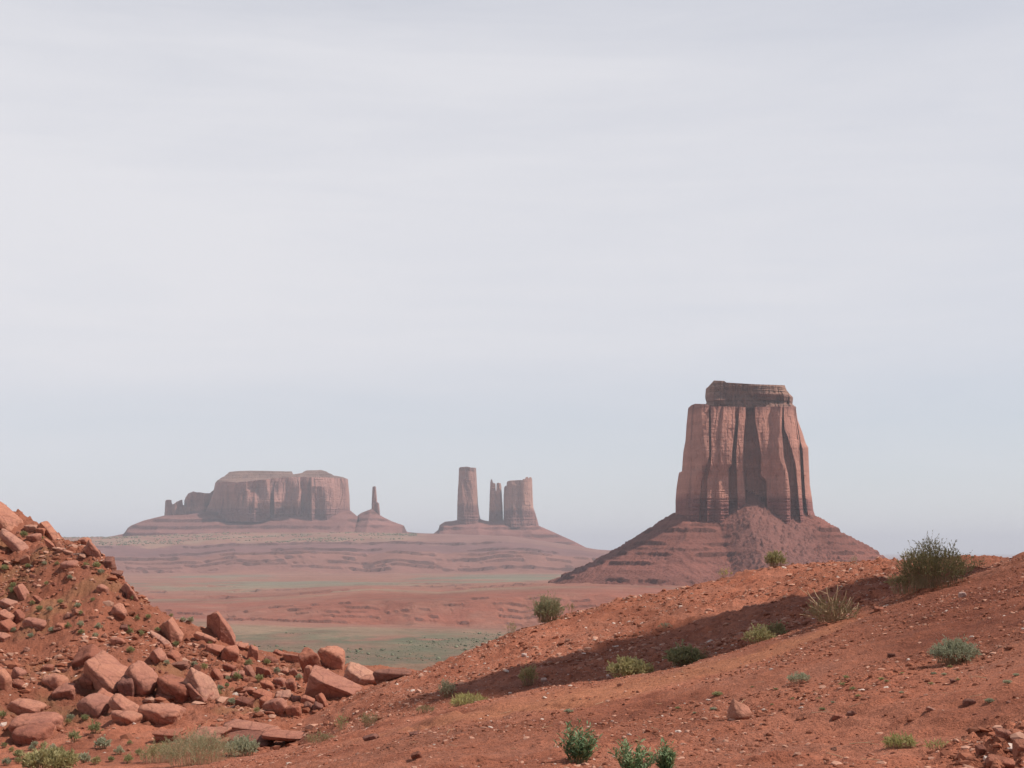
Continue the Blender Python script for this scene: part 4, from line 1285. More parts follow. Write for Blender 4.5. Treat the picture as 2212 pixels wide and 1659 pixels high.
G_B(1168, 1462, 1182, 1474, 'whitish stone at the edge of the long shadow', 'worn', mat=M_STONE_WHITE, cat='rock', name='rock', sub=3)
G_B(1126, 1410, 1138, 1420, 'whitish stone high on the stony mound face', 'worn', mat=M_STONE_WHITE, cat='rock', name='rock', sub=3)
G_B(2340, 1390, 2400, 1420, 'block of rock beyond the right edge', 'block', cat='rock', name='rock', sub=3) if False else None

# small rocks: a few shapes, copied and set down one by one
def proto_mesh(seed, mat, sub=2, flat=.6, smooth=False):
    rng = np.random.default_rng(seed)
    v, f = rock_verts(seed, (1, rng.uniform(.65, 1.0), flat * rng.uniform(.8, 1.2)), sub=sub, p=24, chamf=6, rough=.06)
    return mesh_from('rock', v, f, mat, smooth)


PR = [proto_mesh(200 + i, (M_ROCK_SMALL, M_ROCK_SMALL, M_ROCK, M_ROCK_PALE, M_ROCK_DARK)[i % 5], 3, (.4, .65, .8)[i % 3], True) for i in range(15)]
rng = np.random.default_rng(4)


def put_rock(px, py, size, label, group, me=None, dmin=5, name='rock'):
    g = hit(px, py, dmin)
    r = size * g[1] / F / 2
    o = link(name, me or PR[int(rng.integers(len(PR)))])
    o.location = (g[0], g[1] + r * .3, g[2] + r * .18)
    o.rotation_euler = (rng.normal(0, .25), rng.normal(.25 if px < 900 else 0, .3), rng.uniform(0, 6.28))
    o.scale = (r, r * rng.uniform(.8, 1.1), r * rng.uniform(.8, 1.15))
    tag(o, label, 'rock', group)
    return o


crest_px = np.array([0, 120, 200, 262, 345, 500, 620, 700, 800, 900])
crest_py = np.array([1112, 1156, 1185, 1258, 1313, 1388, 1414, 1426, 1440, 1447])
n = 0
while n < 235:
    px, py = rng.uniform(0, 700), rng.uniform(1080, 1545)
    top_ = np.interp(px, crest_px, crest_py)
    if py < top_ + 4 or (px > 620 and py > 1500) or (px < 300 and py > 1500 and rng.random() < .8):
        continue
    s_ = 5.5 + rng.pareto(2.2) * 4.5
    if s_ > 22:
        continue
    if px < 330 and py > 1390 and rng.random() < .6:
        continue
    put_rock(px, py, s_, 'small loose red rock lying among bigger boulders on the left rubble slope', 'small rocks on the left rubble slope', dmin=38)
    n += 1
for q in range(62):
    px, py = rng.uniform(780, 2205), rng.uniform(1400, 1650)
    edge = np.interp(px, [780, 900, 1100, 1300, 1500, 1700, 1900, 2100, 2212], [1585, 1550, 1512, 1474, 1432, 1372, 1310, 1245, 1200])
    if py < edge + 6:
        py = edge + rng.uniform(8, 60)
    put_rock(px, py, 4 + rng.pareto(2.5) * 3.5, 'small red stone half sunk in the near dirt slope', 'small stones on the near slope')
for q in range(40):
    px = rng.uniform(960, 2050)
    c_ = np.interp(px, [900, 1100, 1300, 1500, 1700, 1900, 2100], [1443, 1374, 1309, 1257, 1225, 1213, 1209])
    e_ = np.interp(px, [900, 1100, 1300, 1500, 1700, 1900, 2100], [1540, 1500, 1462, 1420, 1360, 1296, 1230])
    put_rock(px, c_ + (e_ - c_) * rng.uniform(.08, .75), rng.uniform(4.5, 8), 'palm-sized stone among the gravel of the stony mound', 'larger stones on the stony mound', dmin=27)


# gravel: uncountable, one object per ground
def gravel(name, pts, sizes, cols, seed):
    v0, f0 = ICO[0]
    rg = np.random.default_rng(seed)
    n_ = len(pts)
    R = rg.normal(0, 1, (n_, 4))
    R /= np.linalg.norm(R, axis=1)[:, None]
    w, x, y, z = R.T
    M = np.stack([1 - 2 * (y * y + z * z), 2 * (x * y - z * w), 2 * (x * z + y * w), 2 * (x * y + z * w), 1 - 2 * (x * x + z * z), 2 * (y * z - x * w), 2 * (x * z - y * w), 2 * (y * z + x * w), 1 - 2 * (x * x + y * y)], 1).reshape(-1, 3, 3)
    vv = v0[None] * (1 + .35 * rg.uniform(-1, 1, (n_, 12, 1))) * rg.uniform(.55, 1.25, (n_, 1, 3))
    vv = np.einsum('nij,nkj->nki', M, vv)
    vv[:, :, 2] *= .55
    vv = vv * sizes[:, None, None] + pts[:, None, :]
    ff = (f0[None] + (np.arange(n_) * 12)[:, None, None]).reshape(-1, 3)
    cc = np.repeat(cols, 12, 0)
    o = link(name, mesh_from(name, vv.reshape(-1, 3), ff, M_GRAVEL, False, cc))
    tag(o, kind='stuff')
    return o


def gravel_cols(n_, pale, rg):
    c0 = np.array([.29, .105, .06]) * rg.uniform(.62, 1.12, (n_, 1))
    k = rg.random(n_)
    c0 = np.where((k < pale)[:, None], np.array([.46, .24, .165]) * rg.uniform(.75, 1.15, (n_, 1)), c0)
    return np.where((k < pale * .10)[:, None], np.array([.58, .44, .36]) * rg.uniform(.8, 1.1, (n_, 1)), c0)


rg = np.random.default_rng(8)
def scatter(n_, px0, px1, d0, d1, dens):
    px = rg.uniform(px0, px1, n_)
    d = np.sqrt(rg.uniform(d0 ** 2, d1 ** 2, n_))
    a = (px - CX) / (F * COSP + (1400 - CY) * SINP)
    k = rg.random(n_) < dens(px, d, a * d)
    px, d, a = px[k], d[k], a[k]
    return px, d, np.stack([a * d, d, ground_z(a, d)], -1)


px, d, pts = scatter(62000, 640, 2300, 27, 48, lambda p, d_, x: np.clip(.55 + .6 * fbm(x * .4, d_ * .4, seed=201, oct=3), .08, 1) * sstep(600, 900, p))
sz = np.clip(.011 + rg.pareto(2.3, len(px)) * .016, .01, .10)
gravel('gravel', pts + np.array([0, 0, .004]), sz, gravel_cols(len(px), .42, rg), 1)
px, d, pts = scatter(135000, -200, 2620, 7, 27, lambda p, d_, x: np.clip(.45 + .7 * fbm(x * .6, d_ * .6, seed=203, oct=3), .05, 1) * np.clip(9 / d_ + .25, 0, 1)
                     * (1 - .93 * sstep(1.6, .6, np.abs(d_ - np.interp(p, tr_px, tr_d)) / np.interp(p, tr_px, tr_w, left=.1, right=.1))))
sz = np.clip((.0036 + rg.pareto(2.0, len(px)) * .0062) * (d / 9) ** .6, .002, .035)
gravel('gravel', pts + np.array([0, 0, .001]), sz, gravel_cols(len(px), .22, rg), 2)
px, d, pts = scatter(44000, -500, 720, 38, 66, lambda p, d_, x: np.clip(.4 + .9 * fbm(x * .3, d_ * .3, seed=205, oct=3), .03, 1))
sz = np.clip(.025 + rg.pareto(2.0, len(px)) * .035, .02, .22)
gravel('rubble', pts, sz, gravel_cols(len(px), .28, rg), 3)
# dense coarse rubble in the near right corner
px, d, pts = scatter(2600, 1900, 2300, 7.6, 10.6, lambda p, d_, x: sstep(1960, 2160, p) * sstep(10.6, 9.4, d_))
sz = np.clip(.008 + rg.pareto(2.0, len(px)) * .012, .006, .06)
gravel('rubble', pts, sz, gravel_cols(len(px), .2, rg), 4)


# ------------------------------------------------------------------ plants
def tubes(paths, radii, sides=3):
    Vs, Fs, o = [], [], 0
    for P_, (r0, r1) in zip(paths, radii):
        n_ = len(P_)
        tg = np.gradient(P_, axis=0)
        tg /= np.linalg.norm(tg, axis=1)[:, None] + 1e-9
        ref = np.array([0.31, .95, .05])
        a_ = np.cross(tg, ref)
        a_ /= np.linalg.norm(a_, axis=1)[:, None] + 1e-9
        b_ = np.cross(tg, a_)
        r = np.linspace(r0, r1, n_)[:, None]
        for k in range(sides):
            an = 2 * math.pi * k / sides
            Vs.append(P_ + r * (math.cos(an) * a_ + math.sin(an) * b_))
        for k in range(sides):
            k2 = (k + 1) % sides
            i = np.arange(n_ - 1)
            Fs.append(np.stack([o + k * n_ + i, o + k2 * n_ + i, o + k2 * n_ + i + 1, o + k * n_ + i + 1], -1))
        o += sides * n_
    return np.concatenate(Vs), np.concatenate(Fs)


def blades(P_, Dr, ln, wd, rg):
    """pointed leaf quads at points P_ along directions Dr"""
    n_ = len(P_)
    up = rg.normal(0, 1, (n_, 3))
    sd = np.cross(Dr, up)
    sd /= np.linalg.norm(sd, axis=1)[:, None] + 1e-9
    ln, wd = np.broadcast_to(ln, n_)[:, None], np.broadcast_to(wd, n_)[:, None]
    nrm = np.cross(sd, Dr)
    a_ = P_
    m1 = P_ + Dr * ln * .45 + sd * wd * .5 + nrm * ln * .06
    m2 = P_ + Dr * ln * .45 - sd * wd * .5 + nrm * ln * .06
    t_ = P_ + Dr * ln - nrm * ln * .08
    V_ = np.stack([a_, m1, t_, m2], 1).reshape(-1, 3)
    return V_, (np.arange(n_)[:, None] * 4 + np.arange(4)[None])


def plant_mesh(seed, w, h, stems=40, leaves=600, lw=.006, ll=.03, r0=.004, twig=2, dome=.98, up=.6, base=.3, ragged=.25):
    rg = np.random.default_rng(seed)
    th = rg.uniform(0, 2 * math.pi, stems)
    rho = np.sqrt(rg.random(stems)) * .96
    end = np.stack([np.cos(th) * rho * w / 2, np.sin(th) * rho * w / 2, h * np.sqrt(1 - (rho * dome) ** 2) * (1 - ragged * rg.random(stems))], -1)
    st = np.stack([np.cos(th) * rho * w * base, np.sin(th) * rho * w * base, np.full(stems, -.03 * h)], -1)
    ctrl = st + (end - st) * np.array([.25, .25, .55]) + np.array([0, 0, up * h * .25])
    t = np.linspace(0, 1, 6)[:, None]
    paths, rad = [], []
    for i in range(stems):
        wig = rg.normal(0, .02 * w, (6, 3)) * t
        p_ = (1 - t) ** 2 * st[i] + 2 * t * (1 - t) * ctrl[i] + t * t * end[i] + wig
        paths.append(p_)
        rad.append((r0, r0 * .35))
        for _ in range(twig):
            k = rg.uniform(.35, .95)
            q = np.array([np.interp(k, t[:, 0], p_[:, c_]) for c_ in range(3)])
            dr = (end[i] - st[i]) / (np.linalg.norm(end[i] - st[i]) + 1e-9) + rg.normal(0, .55, 3)
            e = q + dr * .22 * h * rg.uniform(.4, 1.0)
            e[2] = max(e[2], .02 * h)
            paths.append(np.linspace(q, e, 3))
            rad.append((r0 * .5, r0 * .25))
    sv, sf = tubes(paths, rad)
    pick = rg.integers(0, len(paths), leaves)
    kk = rg.uniform(.25, 1, leaves)
    LP, LD = np.zeros((leaves, 3)), np.zeros((leaves, 3))
    for i in range(leaves):
        p_ = paths[pick[i]]
        f_ = kk[i] * (len(p_) - 1)
        a_ = min(int(f_), len(p_) - 2)
        LP[i] = p_[a_] * (1 - f_ + a_) + p_[a_ + 1] * (f_ - a_)
        LD[i] = p_[a_ + 1] - p_[a_]
    LD /= np.linalg.norm(LD, axis=1)[:, None] + 1e-9
    LD += rg.normal(0, .5, LD.shape)
    LD /= np.linalg.norm(LD, axis=1)[:, None] + 1e-9
    lv, lf = blades(LP, LD, ll * rg.uniform(.6, 1.3, leaves), lw * rg.uniform(.7, 1.3, leaves), rg)
    return sv, sf, lv, lf


def shrub(px, pyb, w, h, label, leaf, stem=None, name='shrub', cat='shrub', seed=None, dmin=5, parts=True, group=None, back=0.0, **kw):
    """a plant of measured width and height standing on the ground seen at (px, pyb)"""
    g = hit(px, pyb, dmin)
    g = np.array([g[0], g[1] + back, 0])
    g[2] = ground_xy(g[0], g[1])
    m = g[1] / F
    seed = seed if seed is not None else int(px * 3 + pyb)
    kw.setdefault('lw', max(.004, w * m * .028))
    kw.setdefault('ll', max(.012, w * m * .09))
    kw.setdefault('r0', max(.0015, w * m * .006))
    sv, sf, lv, lf = plant_mesh(seed, w * m, h * m, **kw)
    r = empty(name, tuple(g))
    tag(r, label, cat, group)
    link('stems', mesh_from('stems', sv, sf, stem or M_STEM, True), r)
    link('foliage', mesh_from('foliage', lv, lf, leaf, False), r)
    return r


shrub(2022, 1268, 165, 100, 'big dark twiggy shrub on the skyline at right', M_BUSH, stems=200, leaves=11000, twig=5, ragged=.45, dome=.98, lw=.010, ll=.034, r0=.0035, base=.32, seed=3)
shrub(1962, 1282, 92, 48, 'low tangled brown shrub spilling left of the big dark one', M_BUSH, M_STEM, stems=80, leaves=1300, twig=4, dome=.95, lw=.012, ll=.04, r0=.005, base=.35)
shrub(1800, 1342, 120, 58, 'dry brown twiggy shrub with bleached dead branches above the shaded gully', M_BUSH, M_STEM, stems=80, leaves=900, twig=4, lw=.010, ll=.04, r0=.006, ragged=.5, base=.3)


def dead_branches():
    g = hit(1800, 1340)
    rg = np.random.default_rng(6)
    m = g[1] / F
    paths, rad = [], []
    spec = [(-60, 60), (-52, 30), (-40, 66), (-18, 70), (-8, 48), (18, 62), (34, 30), (58, 34), (52, 12), (40, 46), (66, 8), (-72, 14), (8, 74), (-28, 40), (26, 18)]
    for dx, dz in spec:
        e = np.array([dx * m, rg.uniform(-.22, .1), dz * m])
        st = np.array([dx * m * .15 + rg.normal(0, .02), -.12, .02])
        t = np.linspace(0, 1, 6)[:, None]
        p_ = st + (e - st) * t + rg.normal(0, .016, (6, 3)) * t
        paths.append(p_)
        rad.append((.012, .005))
        for _ in range(2):
            k = int(rg.integers(2, 5))
            paths.append(np.linspace(p_[k], p_[k] + (e - st) * .3 + rg.normal(0, .07, 3), 3))
            rad.append((.006, .003))
    v, f = tubes(paths, rad, 4)
    o = link('dead_branch_pile', mesh_from('dead_branch_pile', v, f, M_DEADWOOD, True))
    o.location = tuple(g)
    tag(o, 'bare bleached branches sticking out at the foot of the gully shrub', 'branches')


dead_branches()
shrub(1184, 1343, 70, 55, 'round grey-green bush on the edge of the stony mound', M_DRYSAGE, stems=150, leaves=6500, twig=4, dome=.98, lw=.014, ll=.055, base=.34, dmin=27)
shrub(1234, 1326, 26, 24, 'tiny sprig just right of the round mound-edge bush', M_OLIVE, stems=20, leaves=220, dmin=27)
shrub(1104, 1371, 26, 24, 'small bright green tuft on the mound edge below the round bush', M_GREEN, stems=25, leaves=320, dmin=27)
shrub(1675, 1215, 48, 30, 'yellow-green bush alone on the mound crest below the butte', M_OLIVE, stems=110, leaves=4200, dome=.98, dmin=30, lw=.014, ll=.06, base=.36)
shrub(1566, 1238, 36, 22, 'faint yellowish tuft on the mound crest, left of the crest bush', M_LIME, stems=30, leaves=200, dmin=30)
shrub(1845, 1219, 17, 18, 'small round bush on the crest, right of the yellow-green one', M_SAGE, stems=30, leaves=330, dmin=30)
shrub(1975, 1212, 60, 24, 'thin skyline weeds between the butte and the dark shrub', M_OLIVE, stems=40, leaves=200, ragged=.6, dmin=30)
shrub(2115, 1228, 46, 26, 'sparse dry stalks right of the big dark shrub', M_OLIVE, stems=30, leaves=80, ragged=.6)
shrub(966, 1508, 42, 36, 'oval grey-green bush at the foot of the mound', M_SAGE, stems=80, leaves=1300, dmin=26.5, dome=.98)
shrub(1012, 1528, 84, 26, 'patch of yellow-green grass behind the spur edge', M_LIME, name='grass_clump', cat='grass', stems=200, leaves=700, twig=0, dmin=25, base=.4, ll=.1, lw=.012)
shrub(920, 1540, 46, 16, 'dull brown tuft left of the yellow-green grass', M_DRY, name='grass_clump', cat='grass', stems=60, leaves=300, twig=0, dmin=25, base=.4)
shrub(1142, 1480, 46, 42, 'dusky bush at the tip of the long shadow', M_OLIVE, stems=80, leaves=1200, dmin=26.5)
shrub(1360, 1470, 100, 44, 'wide grey-green bush peeping over the spur edge in shade', M_OLIVE, stems=110, leaves=2200, dmin=25, dome=.9)
shrub(1478, 1440, 90, 44, 'dark bush in the shaded gully with a straw tuft beside it', M_OLIVE, stems=110, leaves=2200, dmin=25)
shrub(1522, 1428, 26, 34, 'straw-coloured tuft touching the dark gully bush', M_DRY, name='grass_clump', cat='grass', stems=50, leaves=200, twig=0, dmin=25)
shrub(1640, 1398, 70, 40, 'green bush on the gully bank, left one of two', M_OLIVE, stems=80, leaves=1300, dmin=25)
shrub(1676, 1378, 50, 34, 'darker bush on the gully bank, right one of two', M_OLIVE, stems=70, leaves=1200, dmin=25)
shrub(1438, 1362, 34, 12, 'low weed at the upper edge of the long shadow', M_SAGE, stems=30, leaves=260, dmin=27)
shrub(2062, 1432, 104, 50, 'silvery sage bush on the bench edge at right', M_SAGE, stems=190, leaves=4200, twig=3, dome=.98, ragged=.35, lw=.008, ll=.028, r0=.0022, base=.35)
shrub(1726, 1474, 54, 18, 'low sage mat on the near slope', M_SAGE, stems=70, leaves=800, dome=.98, base=.4)
shrub(1945, 1616, 70, 28, 'yellow-green grass patch near the corner rubble', M_LIME, name='grass_clump', cat='grass', stems=220, leaves=500, twig=0, base=.45, ll=.04, lw=.006, r0=.0012)
shrub(2032, 1618, 70, 18, 'thin yellow grass right of the brighter patch', M_LIME, name='grass_clump', cat='grass', stems=90, leaves=140, twig=0, base=.45, ll=.035, lw=.005, r0=.0012)
shrub(430, 1650, 170, 72, 'big dry bush of straw and grey-green stems, bottom left', M_DRYSAGE, M_DEADWOOD, stems=300, leaves=6500, twig=3, ragged=.5, dome=.98, base=.38, lw=.008, ll=.06, r0=.0035, dmin=25)
shrub(345, 1648, 90, 46, 'olive dry bush left of the big straw one', M_OLIVE, M_DEADWOOD, stems=130, leaves=4200, twig=3, ragged=.5, base=.42, lw=.008, ll=.055, r0=.0035, dmin=25)
shrub(520, 1634, 70, 44, 'grey twiggy bush under the rock ledge', M_SAGE, M_DEADWOOD, stems=100, leaves=3200, twig=3, ragged=.5, base=.4, dmin=25)
shrub(108, 1662, 110, 42, 'brown and olive bush cut by the bottom edge at left', M_OLIVE, M_DEADWOOD, stems=130, leaves=4500, twig=3, ragged=.4, base=.42, dmin=25)
shrub(737, 1578, 34, 34, 'green sprig at the gully head, left of the dry tuft', M_GREEN, stems=40, leaves=420, dmin=27)
shrub(800, 1572, 46, 30, 'pale dry tuft behind the spur edge', M_DRY, stems=60, leaves=420, dmin=26)
shrub(690, 1604, 70, 20, 'thin grass along the spur edge below the ledge hollow', M_DRY, name='grass_clump', cat='grass', stems=90, leaves=240, twig=0, dmin=24, base=.45)


def weed(px, pyb, w, h, label, seed, lean=0):
    """leafy herb: upright stems set with long pointed leaves"""
    g = hit(px, pyb)
    m = g[1] / F
    w, h = w * m, h * m
    rg = np.random.default_rng(seed)
    paths, rad, LP, LD, LL = [], [], [], [], []
    for i in range(46):
        th, rho = rg.uniform(0, 6.283), math.sqrt(rg.random())
        e = np.array([math.cos(th) * rho * w * .46, math.sin(th) * rho * w * .46, h * (1 - .42 * rho ** 2) * rg.uniform(.62, 1.0)])
        st = np.array([math.cos(th) * rho * w * .16, math.sin(th) * rho * w * .16, -.01])
        t = np.linspace(0, 1, 7)[:, None]
        ct = st + (e - st) * np.array([.2, .2, .6])
        p_ = (1 - t) ** 2 * st + 2 * t * (1 - t) * ct + t * t * e
        paths.append(p_)
        rad.append((.0022, .0010))
        for k in np.linspace(.2, 1, 13):
            q = np.array([np.interp(k, t[:, 0], p_[:, c_]) for c_ in range(3)])
            an = rg.uniform(0, 6.283)
            dr = np.array([math.cos(an), math.sin(an), rg.uniform(.25, 1.5)])
            LP.append(q)
            LD.append(dr / np.linalg.norm(dr))
            LL.append(rg.uniform(.6, 1.15) * (1.15 - .45 * k) * .24 * h)
    sv, sf = tubes(paths, rad)
    LP, LD, LL = np.array(LP), np.array(LD), np.array(LL)
    n_ = len(LP)
    up = np.array([0, 0, 1.0]) + rg.normal(0, .35, (n_, 3))
    sd = np.cross(LD, up)
    sd /= np.linalg.norm(sd, axis=1)[:, None] + 1e-9
    nr = np.cross(sd, LD)
    wd = LL[:, None] * .11
    L_ = LL[:, None]
    pts_ = [LP, LP + LD * L_ * .35 + sd * wd + nr * L_ * .08, LP + LD * L_ * .7 + sd * wd * .7 + nr * L_ * .03, LP + LD * L_ - nr * L_ * .12, LP + LD * L_ * .7 - sd * wd * .7 + nr * L_ * .03, LP + LD * L_ * .35 - sd * wd + nr * L_ * .08]
    lv = np.stack(pts_, 1).reshape(-1, 3)
    lf = np.arange(n_)[:, None] * 6
    lf = np.concatenate([lf + np.array([[0, 1, 2, 5]]), lf + np.array([[5, 2, 3, 4]])])
    r = empty('weed', tuple(g))
    tag(r, label, 'weed')
    link('stems', mesh_from('stems', sv, sf, M_GREEN, True), r)
    link('foliage', mesh_from('foliage', lv, lf, M_WEED, True), r)


weed(1250, 1652, 100, 92, 'upright leafy green weed at the bottom edge, left of its neighbour', 5)
weed(1372, 1680, 130, 84, 'wide leafy green weed cut by the bottom edge', 6)
weed(1440, 1678, 50, 80, 'thin leafy sprig with drooping pale leaves, right of the wide weed', 7)

# low plants of one kind, copied one by one
def tuft_proto(seed, leaf, **kw):
    sv, sf, lv, lf = plant_mesh(seed, 1.0, .8, lw=.075, ll=.2, r0=.012, **kw)
    return mesh_from('stems', sv, sf, M_STEM, True), mesh_from('foliage', lv, lf, leaf, False)


TP = [tuft_proto(301, M_GREEN, stems=36, leaves=420), tuft_proto(302, M_SAGE, stems=40, leaves=460), tuft_proto(303, M_OLIVE, stems=36, leaves=400), tuft_proto(304, M_GREEN, stems=30, leaves=320, ragged=.5), tuft_proto(305, M_SAGE, stems=44, leaves=520, dome=.98)]


def tuft(px, py, w, label, group, dmin=5, k=None, squash=1.0, name='shrub'):
    g = hit(px, py, dmin)
    s_ = w * g[1] / F
    r = empty(name, tuple(g))
    r.rotation_euler = (0, 0, rng.uniform(0, 6.28))
    tag(r, label, 'shrub', group)
    st_, fo_ = TP[int(rng.integers(len(TP))) if k is None else k]
    for nm, me in (('stems', st_), ('foliage', fo_)):
        o = link(nm, me, r)
        o.scale = (s_, s_, s_ * squash)
    return r


for px, py, w in [(204, 1586, 30), (161, 1603, 27), (220, 1618, 30), (113, 1632, 26), (93, 1618, 14), (181, 1648, 25), (207, 1652, 20), (40, 1640, 22), (38, 1650, 16), (152, 1561, 16), (183, 1558, 16), (146, 1565, 14),
                  (68, 1622, 14), (75, 1615, 14), (8, 1616, 14), (25, 1624, 12), (256, 1630, 20), (280, 1610, 12), (240, 1646, 14), (130, 1648, 16), (14, 1654, 18), (4, 1556, 18), (278, 1650, 22), (300, 1632, 16), (60, 1656, 16)]:
    tuft(px, py, w, 'small round grey-green shrub on the red flat at bottom left', 'small shrubs on the bottom left flat', 30)
hl = [(130, 1308, 12), (168, 1314, 13), (107, 1322, 12), (85, 1322, 14), (69, 1308, 12), (26, 1286, 16), (28, 1270, 13), (9, 1244, 16), (186, 1226, 14), (209, 1228, 16), (218, 1242, 13), (175, 1334, 12), (174, 1357, 14), (175, 1371, 13),
      (146, 1361, 15), (111, 1368, 14), (29, 1366, 12), (66, 1379, 12), (206, 1378, 12), (213, 1361, 15), (278, 1371, 18), (16, 1172, 18), (51, 1161, 16), (88, 1172, 10), (123, 1222, 10), (95, 1228, 10), (306, 1376, 14), (296, 1340, 12), (340, 1368, 12),
      (380, 1398, 14), (282, 1412, 16), (275, 1370, 14), (440, 1448, 16), (420, 1440, 14), (512, 1472, 20), (492, 1470, 12), (490, 1486, 10), (470, 1502, 16), (560, 1476, 18), (548, 1404, 12), (576, 1438, 16), (598, 1458, 14), (538, 1440, 18), (645, 1470, 14),
      (500, 1524, 16), (610, 1540, 16), (640, 1546, 18), (555, 1540, 14), (475, 1494, 14), (430, 1450, 12), (360, 1440, 12), (320, 1340, 12), (395, 1330, 12), (412, 1345, 14), (455, 1396, 12), (370, 1300 + 20, 10), (285, 1300, 12), (200, 1300, 10), (150, 1260, 11), (100, 1270, 10), (60, 1232, 12)]
for px, py, w in hl:
    tuft(px, py, w, 'small green tuft growing between rocks on the left hillside', 'green tufts on the left hillside', 38)
for px, py, w in [(1828, 1466, 16), (1820, 1482, 18), (1843, 1491, 16), (1904, 1469, 13), (1915, 1475, 12), (1949, 1457, 10), (2017, 1457, 12), (2040, 1459, 12), (2012, 1479, 12), (2052, 1442, 12), (2069, 1471, 11), (1854, 1507, 12), (1799, 1520, 9),
                  (1768, 1512, 10), (1777, 1535, 14), (2138, 1517, 20), (2177, 1477, 18), (2195, 1461, 14), (1947, 1498, 10), (1540, 1534, 14), (1550, 1504, 22), (1500, 1544, 8), (1668, 1524, 8), (1676, 1490, 10), (1625, 1486, 8), (1712, 1512, 9), (1464, 1532, 12), (1228, 1540, 18)]:
    tuft(px, py, w, 'low creeping green plant pressed to the near red slope', 'creeping plants on the near slope', 6, squash=.5, name='plant')

def stick_mesh(seed):
    rg_ = np.random.default_rng(seed)
    t = np.linspace(-.5, .5, 7)[:, None]
    p0 = np.concatenate([t, .06 * np.sin(t * 5 + seed) + rg_.normal(0, .015, (7, 1)), .03 + .02 * np.cos(t * 6)], 1)
    b1 = np.linspace(p0[3], p0[3] + np.array([.2, .16, .05]), 3)
    b2 = np.linspace(p0[5], p0[5] + np.array([.12, -.13, .07]), 3)
    v, f = tubes([p0, b1, b2], [(.014, .006), (.008, .004), (.007, .003)], 4)
    return mesh_from('twig', v, f, M_DEADWOOD, True)


STK = [stick_mesh(i) for i in (1, 2, 3)]
for k in range(34):
    px_, py_ = rng.uniform(820, 2200), rng.uniform(1450, 1650)
    if py_ < np.interp(px_, [780, 900, 1100, 1300, 1500, 1700, 1900, 2100, 2212], [1585, 1550, 1512, 1474, 1432, 1372, 1310, 1245, 1200]) + 12:
        continue
    g = hit(px_, py_)
    o = link('twig', STK[k % 3])
    o.location = tuple(g)
    o.rotation_euler = (0, rng.normal(-.12, .05), rng.uniform(0, 6.28))
    q_ = rng.uniform(.10, .26)
    o.scale = (q_, q_, q_)
    tag(o, 'bleached dry twig lying on the near red slope', 'twig', 'dry twigs on the near slope')

# far scrub: uncountable dots of brush on the plains and the sandy bench
rg = np.random.default_rng(12)
n_ = 11000
aa = rg.uniform(-.34, .06, n_)
yy = np.where(rg.random(n_) < .55, np.sqrt(rg.uniform(880 ** 2, 1420 ** 2, n_)), rg.uniform(6000, 7150, n_))
xx = aa * yy
kp = fbm(xx * .006, yy * .006, seed=221, oct=3) > np.where(yy > 5000, .05, .12)
kp &= (yy < 5000) | (xx / yy < (900 - CX) / 3090)
xx, yy = xx[kp], yy[kp]
pts = np.stack([xx, yy, valley_z(xx, yy)], -1)
sz = np.where(yy > 5000, rg.uniform(1.5, 4.2, len(xx)), np.clip(.28 + rg.pareto(2.2, len(xx)) * .25, .25, 1.5))
v0, f0 = ICO[1]
vv = v0[None] * (1 + .3 * rg.uniform(-1, 1, (len(xx), len(v0), 1)))
vv[:, :, 2] *= .7
vv = vv * sz[:, None, None] + pts[:, None] + np.array([0, 0, .3]) * sz[:, None, None]
ff = (f0[None] + (np.arange(len(xx)) * len(v0))[:, None, None]).reshape(-1, 3)
cc = np.repeat(np.array([.145, .145, .09]) * rg.uniform(.7, 1.4, (len(xx), 1)), len(v0), 0)
tag(link('scrub', mesh_from('scrub', vv.reshape(-1, 3), ff, M_SCRUB, True, cc)), kind='stuff')

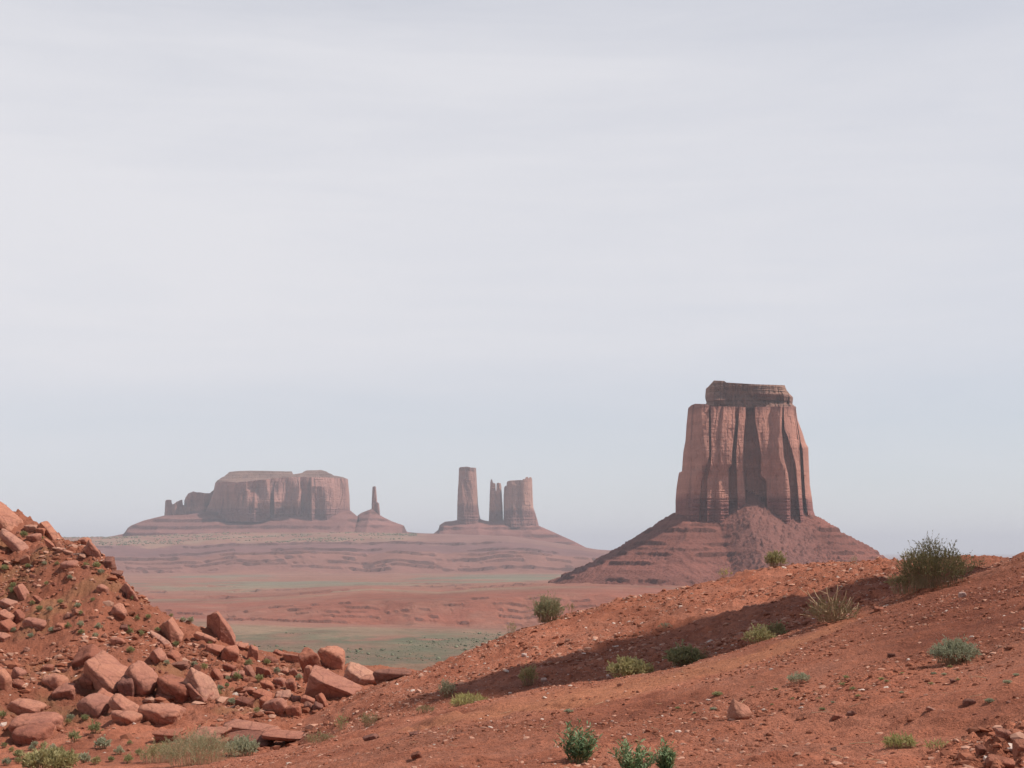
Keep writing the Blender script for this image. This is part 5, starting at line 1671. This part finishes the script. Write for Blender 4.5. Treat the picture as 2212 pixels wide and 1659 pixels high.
# ------------------------------------------------------------------ the rock pinnacle beyond the right edge whose shadow lies along the gully
def pinnacle():
    base_c = np.array([24.5, 29.9])
    nz_, na_ = 90, 90
    t = np.linspace(0, 1, nz_)[:, None]
    th = np.linspace(0, 2 * math.pi, na_, endpoint=False)[None, :]
    Hh_ = 30.0
    prof = np.interp(t, [0, .12, .3, .5, .72, .9, 1], [10.6, 10.2, 9.6, 8.5, 5.8, 3.2, 1.5])
    z = -3 + t * (Hh_ + 3) + 0 * th
    r = prof * (1 + .16 * fbm(np.cos(th) * 1.5, np.sin(th) * 1.5, z * .12, seed=301, oct=4) + .07 * blocky(th * 6, z, 1.0, 5.0, 303))
    x = base_c[0] + r * np.cos(th) * .55
    y = base_c[1] + 3.2 * t + r * np.sin(th) * 1.0
    V_ = np.stack([x, y, z], -1).reshape(-1, 3)
    V_ = np.concatenate([V_, [[base_c[0], base_c[1] + 3.2, Hh_ + .4]]])
    F_ = [tuple(q) for q in grid_faces(nz_, na_, True)] + [((nz_ - 1) * na_ + i, (nz_ - 1) * na_ + (i + 1) % na_, nz_ * na_) for i in range(na_)]
    o = link('rock_pinnacle', mesh_from('rock_pinnacle', V_, F_, M_ROCK, True))
    tag(o, 'tall red rock pinnacle rising beyond the right edge of the slope', 'rock pinnacle')


pinnacle()

# ------------------------------------------------------------------ haze
def haze():
    x0, x1, y0, y1, z0, z1 = -64000, 64000, -2000, 62000, -260, 480
    V_ = [(x, y, z) for z in (z0, z1) for y in (y0, y1) for x in (x0, x1)]
    F_ = [(0, 2, 3, 1), (4, 5, 7, 6), (0, 1, 5, 4), (2, 6, 7, 3), (0, 4, 6, 2), (1, 3, 7, 5)]
    m = bpy.data.materials.new('haze')
    m.use_nodes = True
    nt = m.node_tree
    nt.nodes.clear()
    o_ = nt.nodes.new('ShaderNodeOutputMaterial')
    v_ = nt.nodes.new('ShaderNodeVolumePrincipled')
    v_.inputs['Color'].default_value = (.90, .91, .98, 1)
    v_.inputs['Density'].default_value = 4.8e-5
    v_.inputs['Anisotropy'].default_value = 0.0
    nt.links.new(v_.outputs[0], o_.inputs['Volume'])
    m.cycles.homogeneous_volume = True
    o = link('haze', mesh_from('haze', V_, F_, m, False))
    tag(o, kind='stuff')


haze()
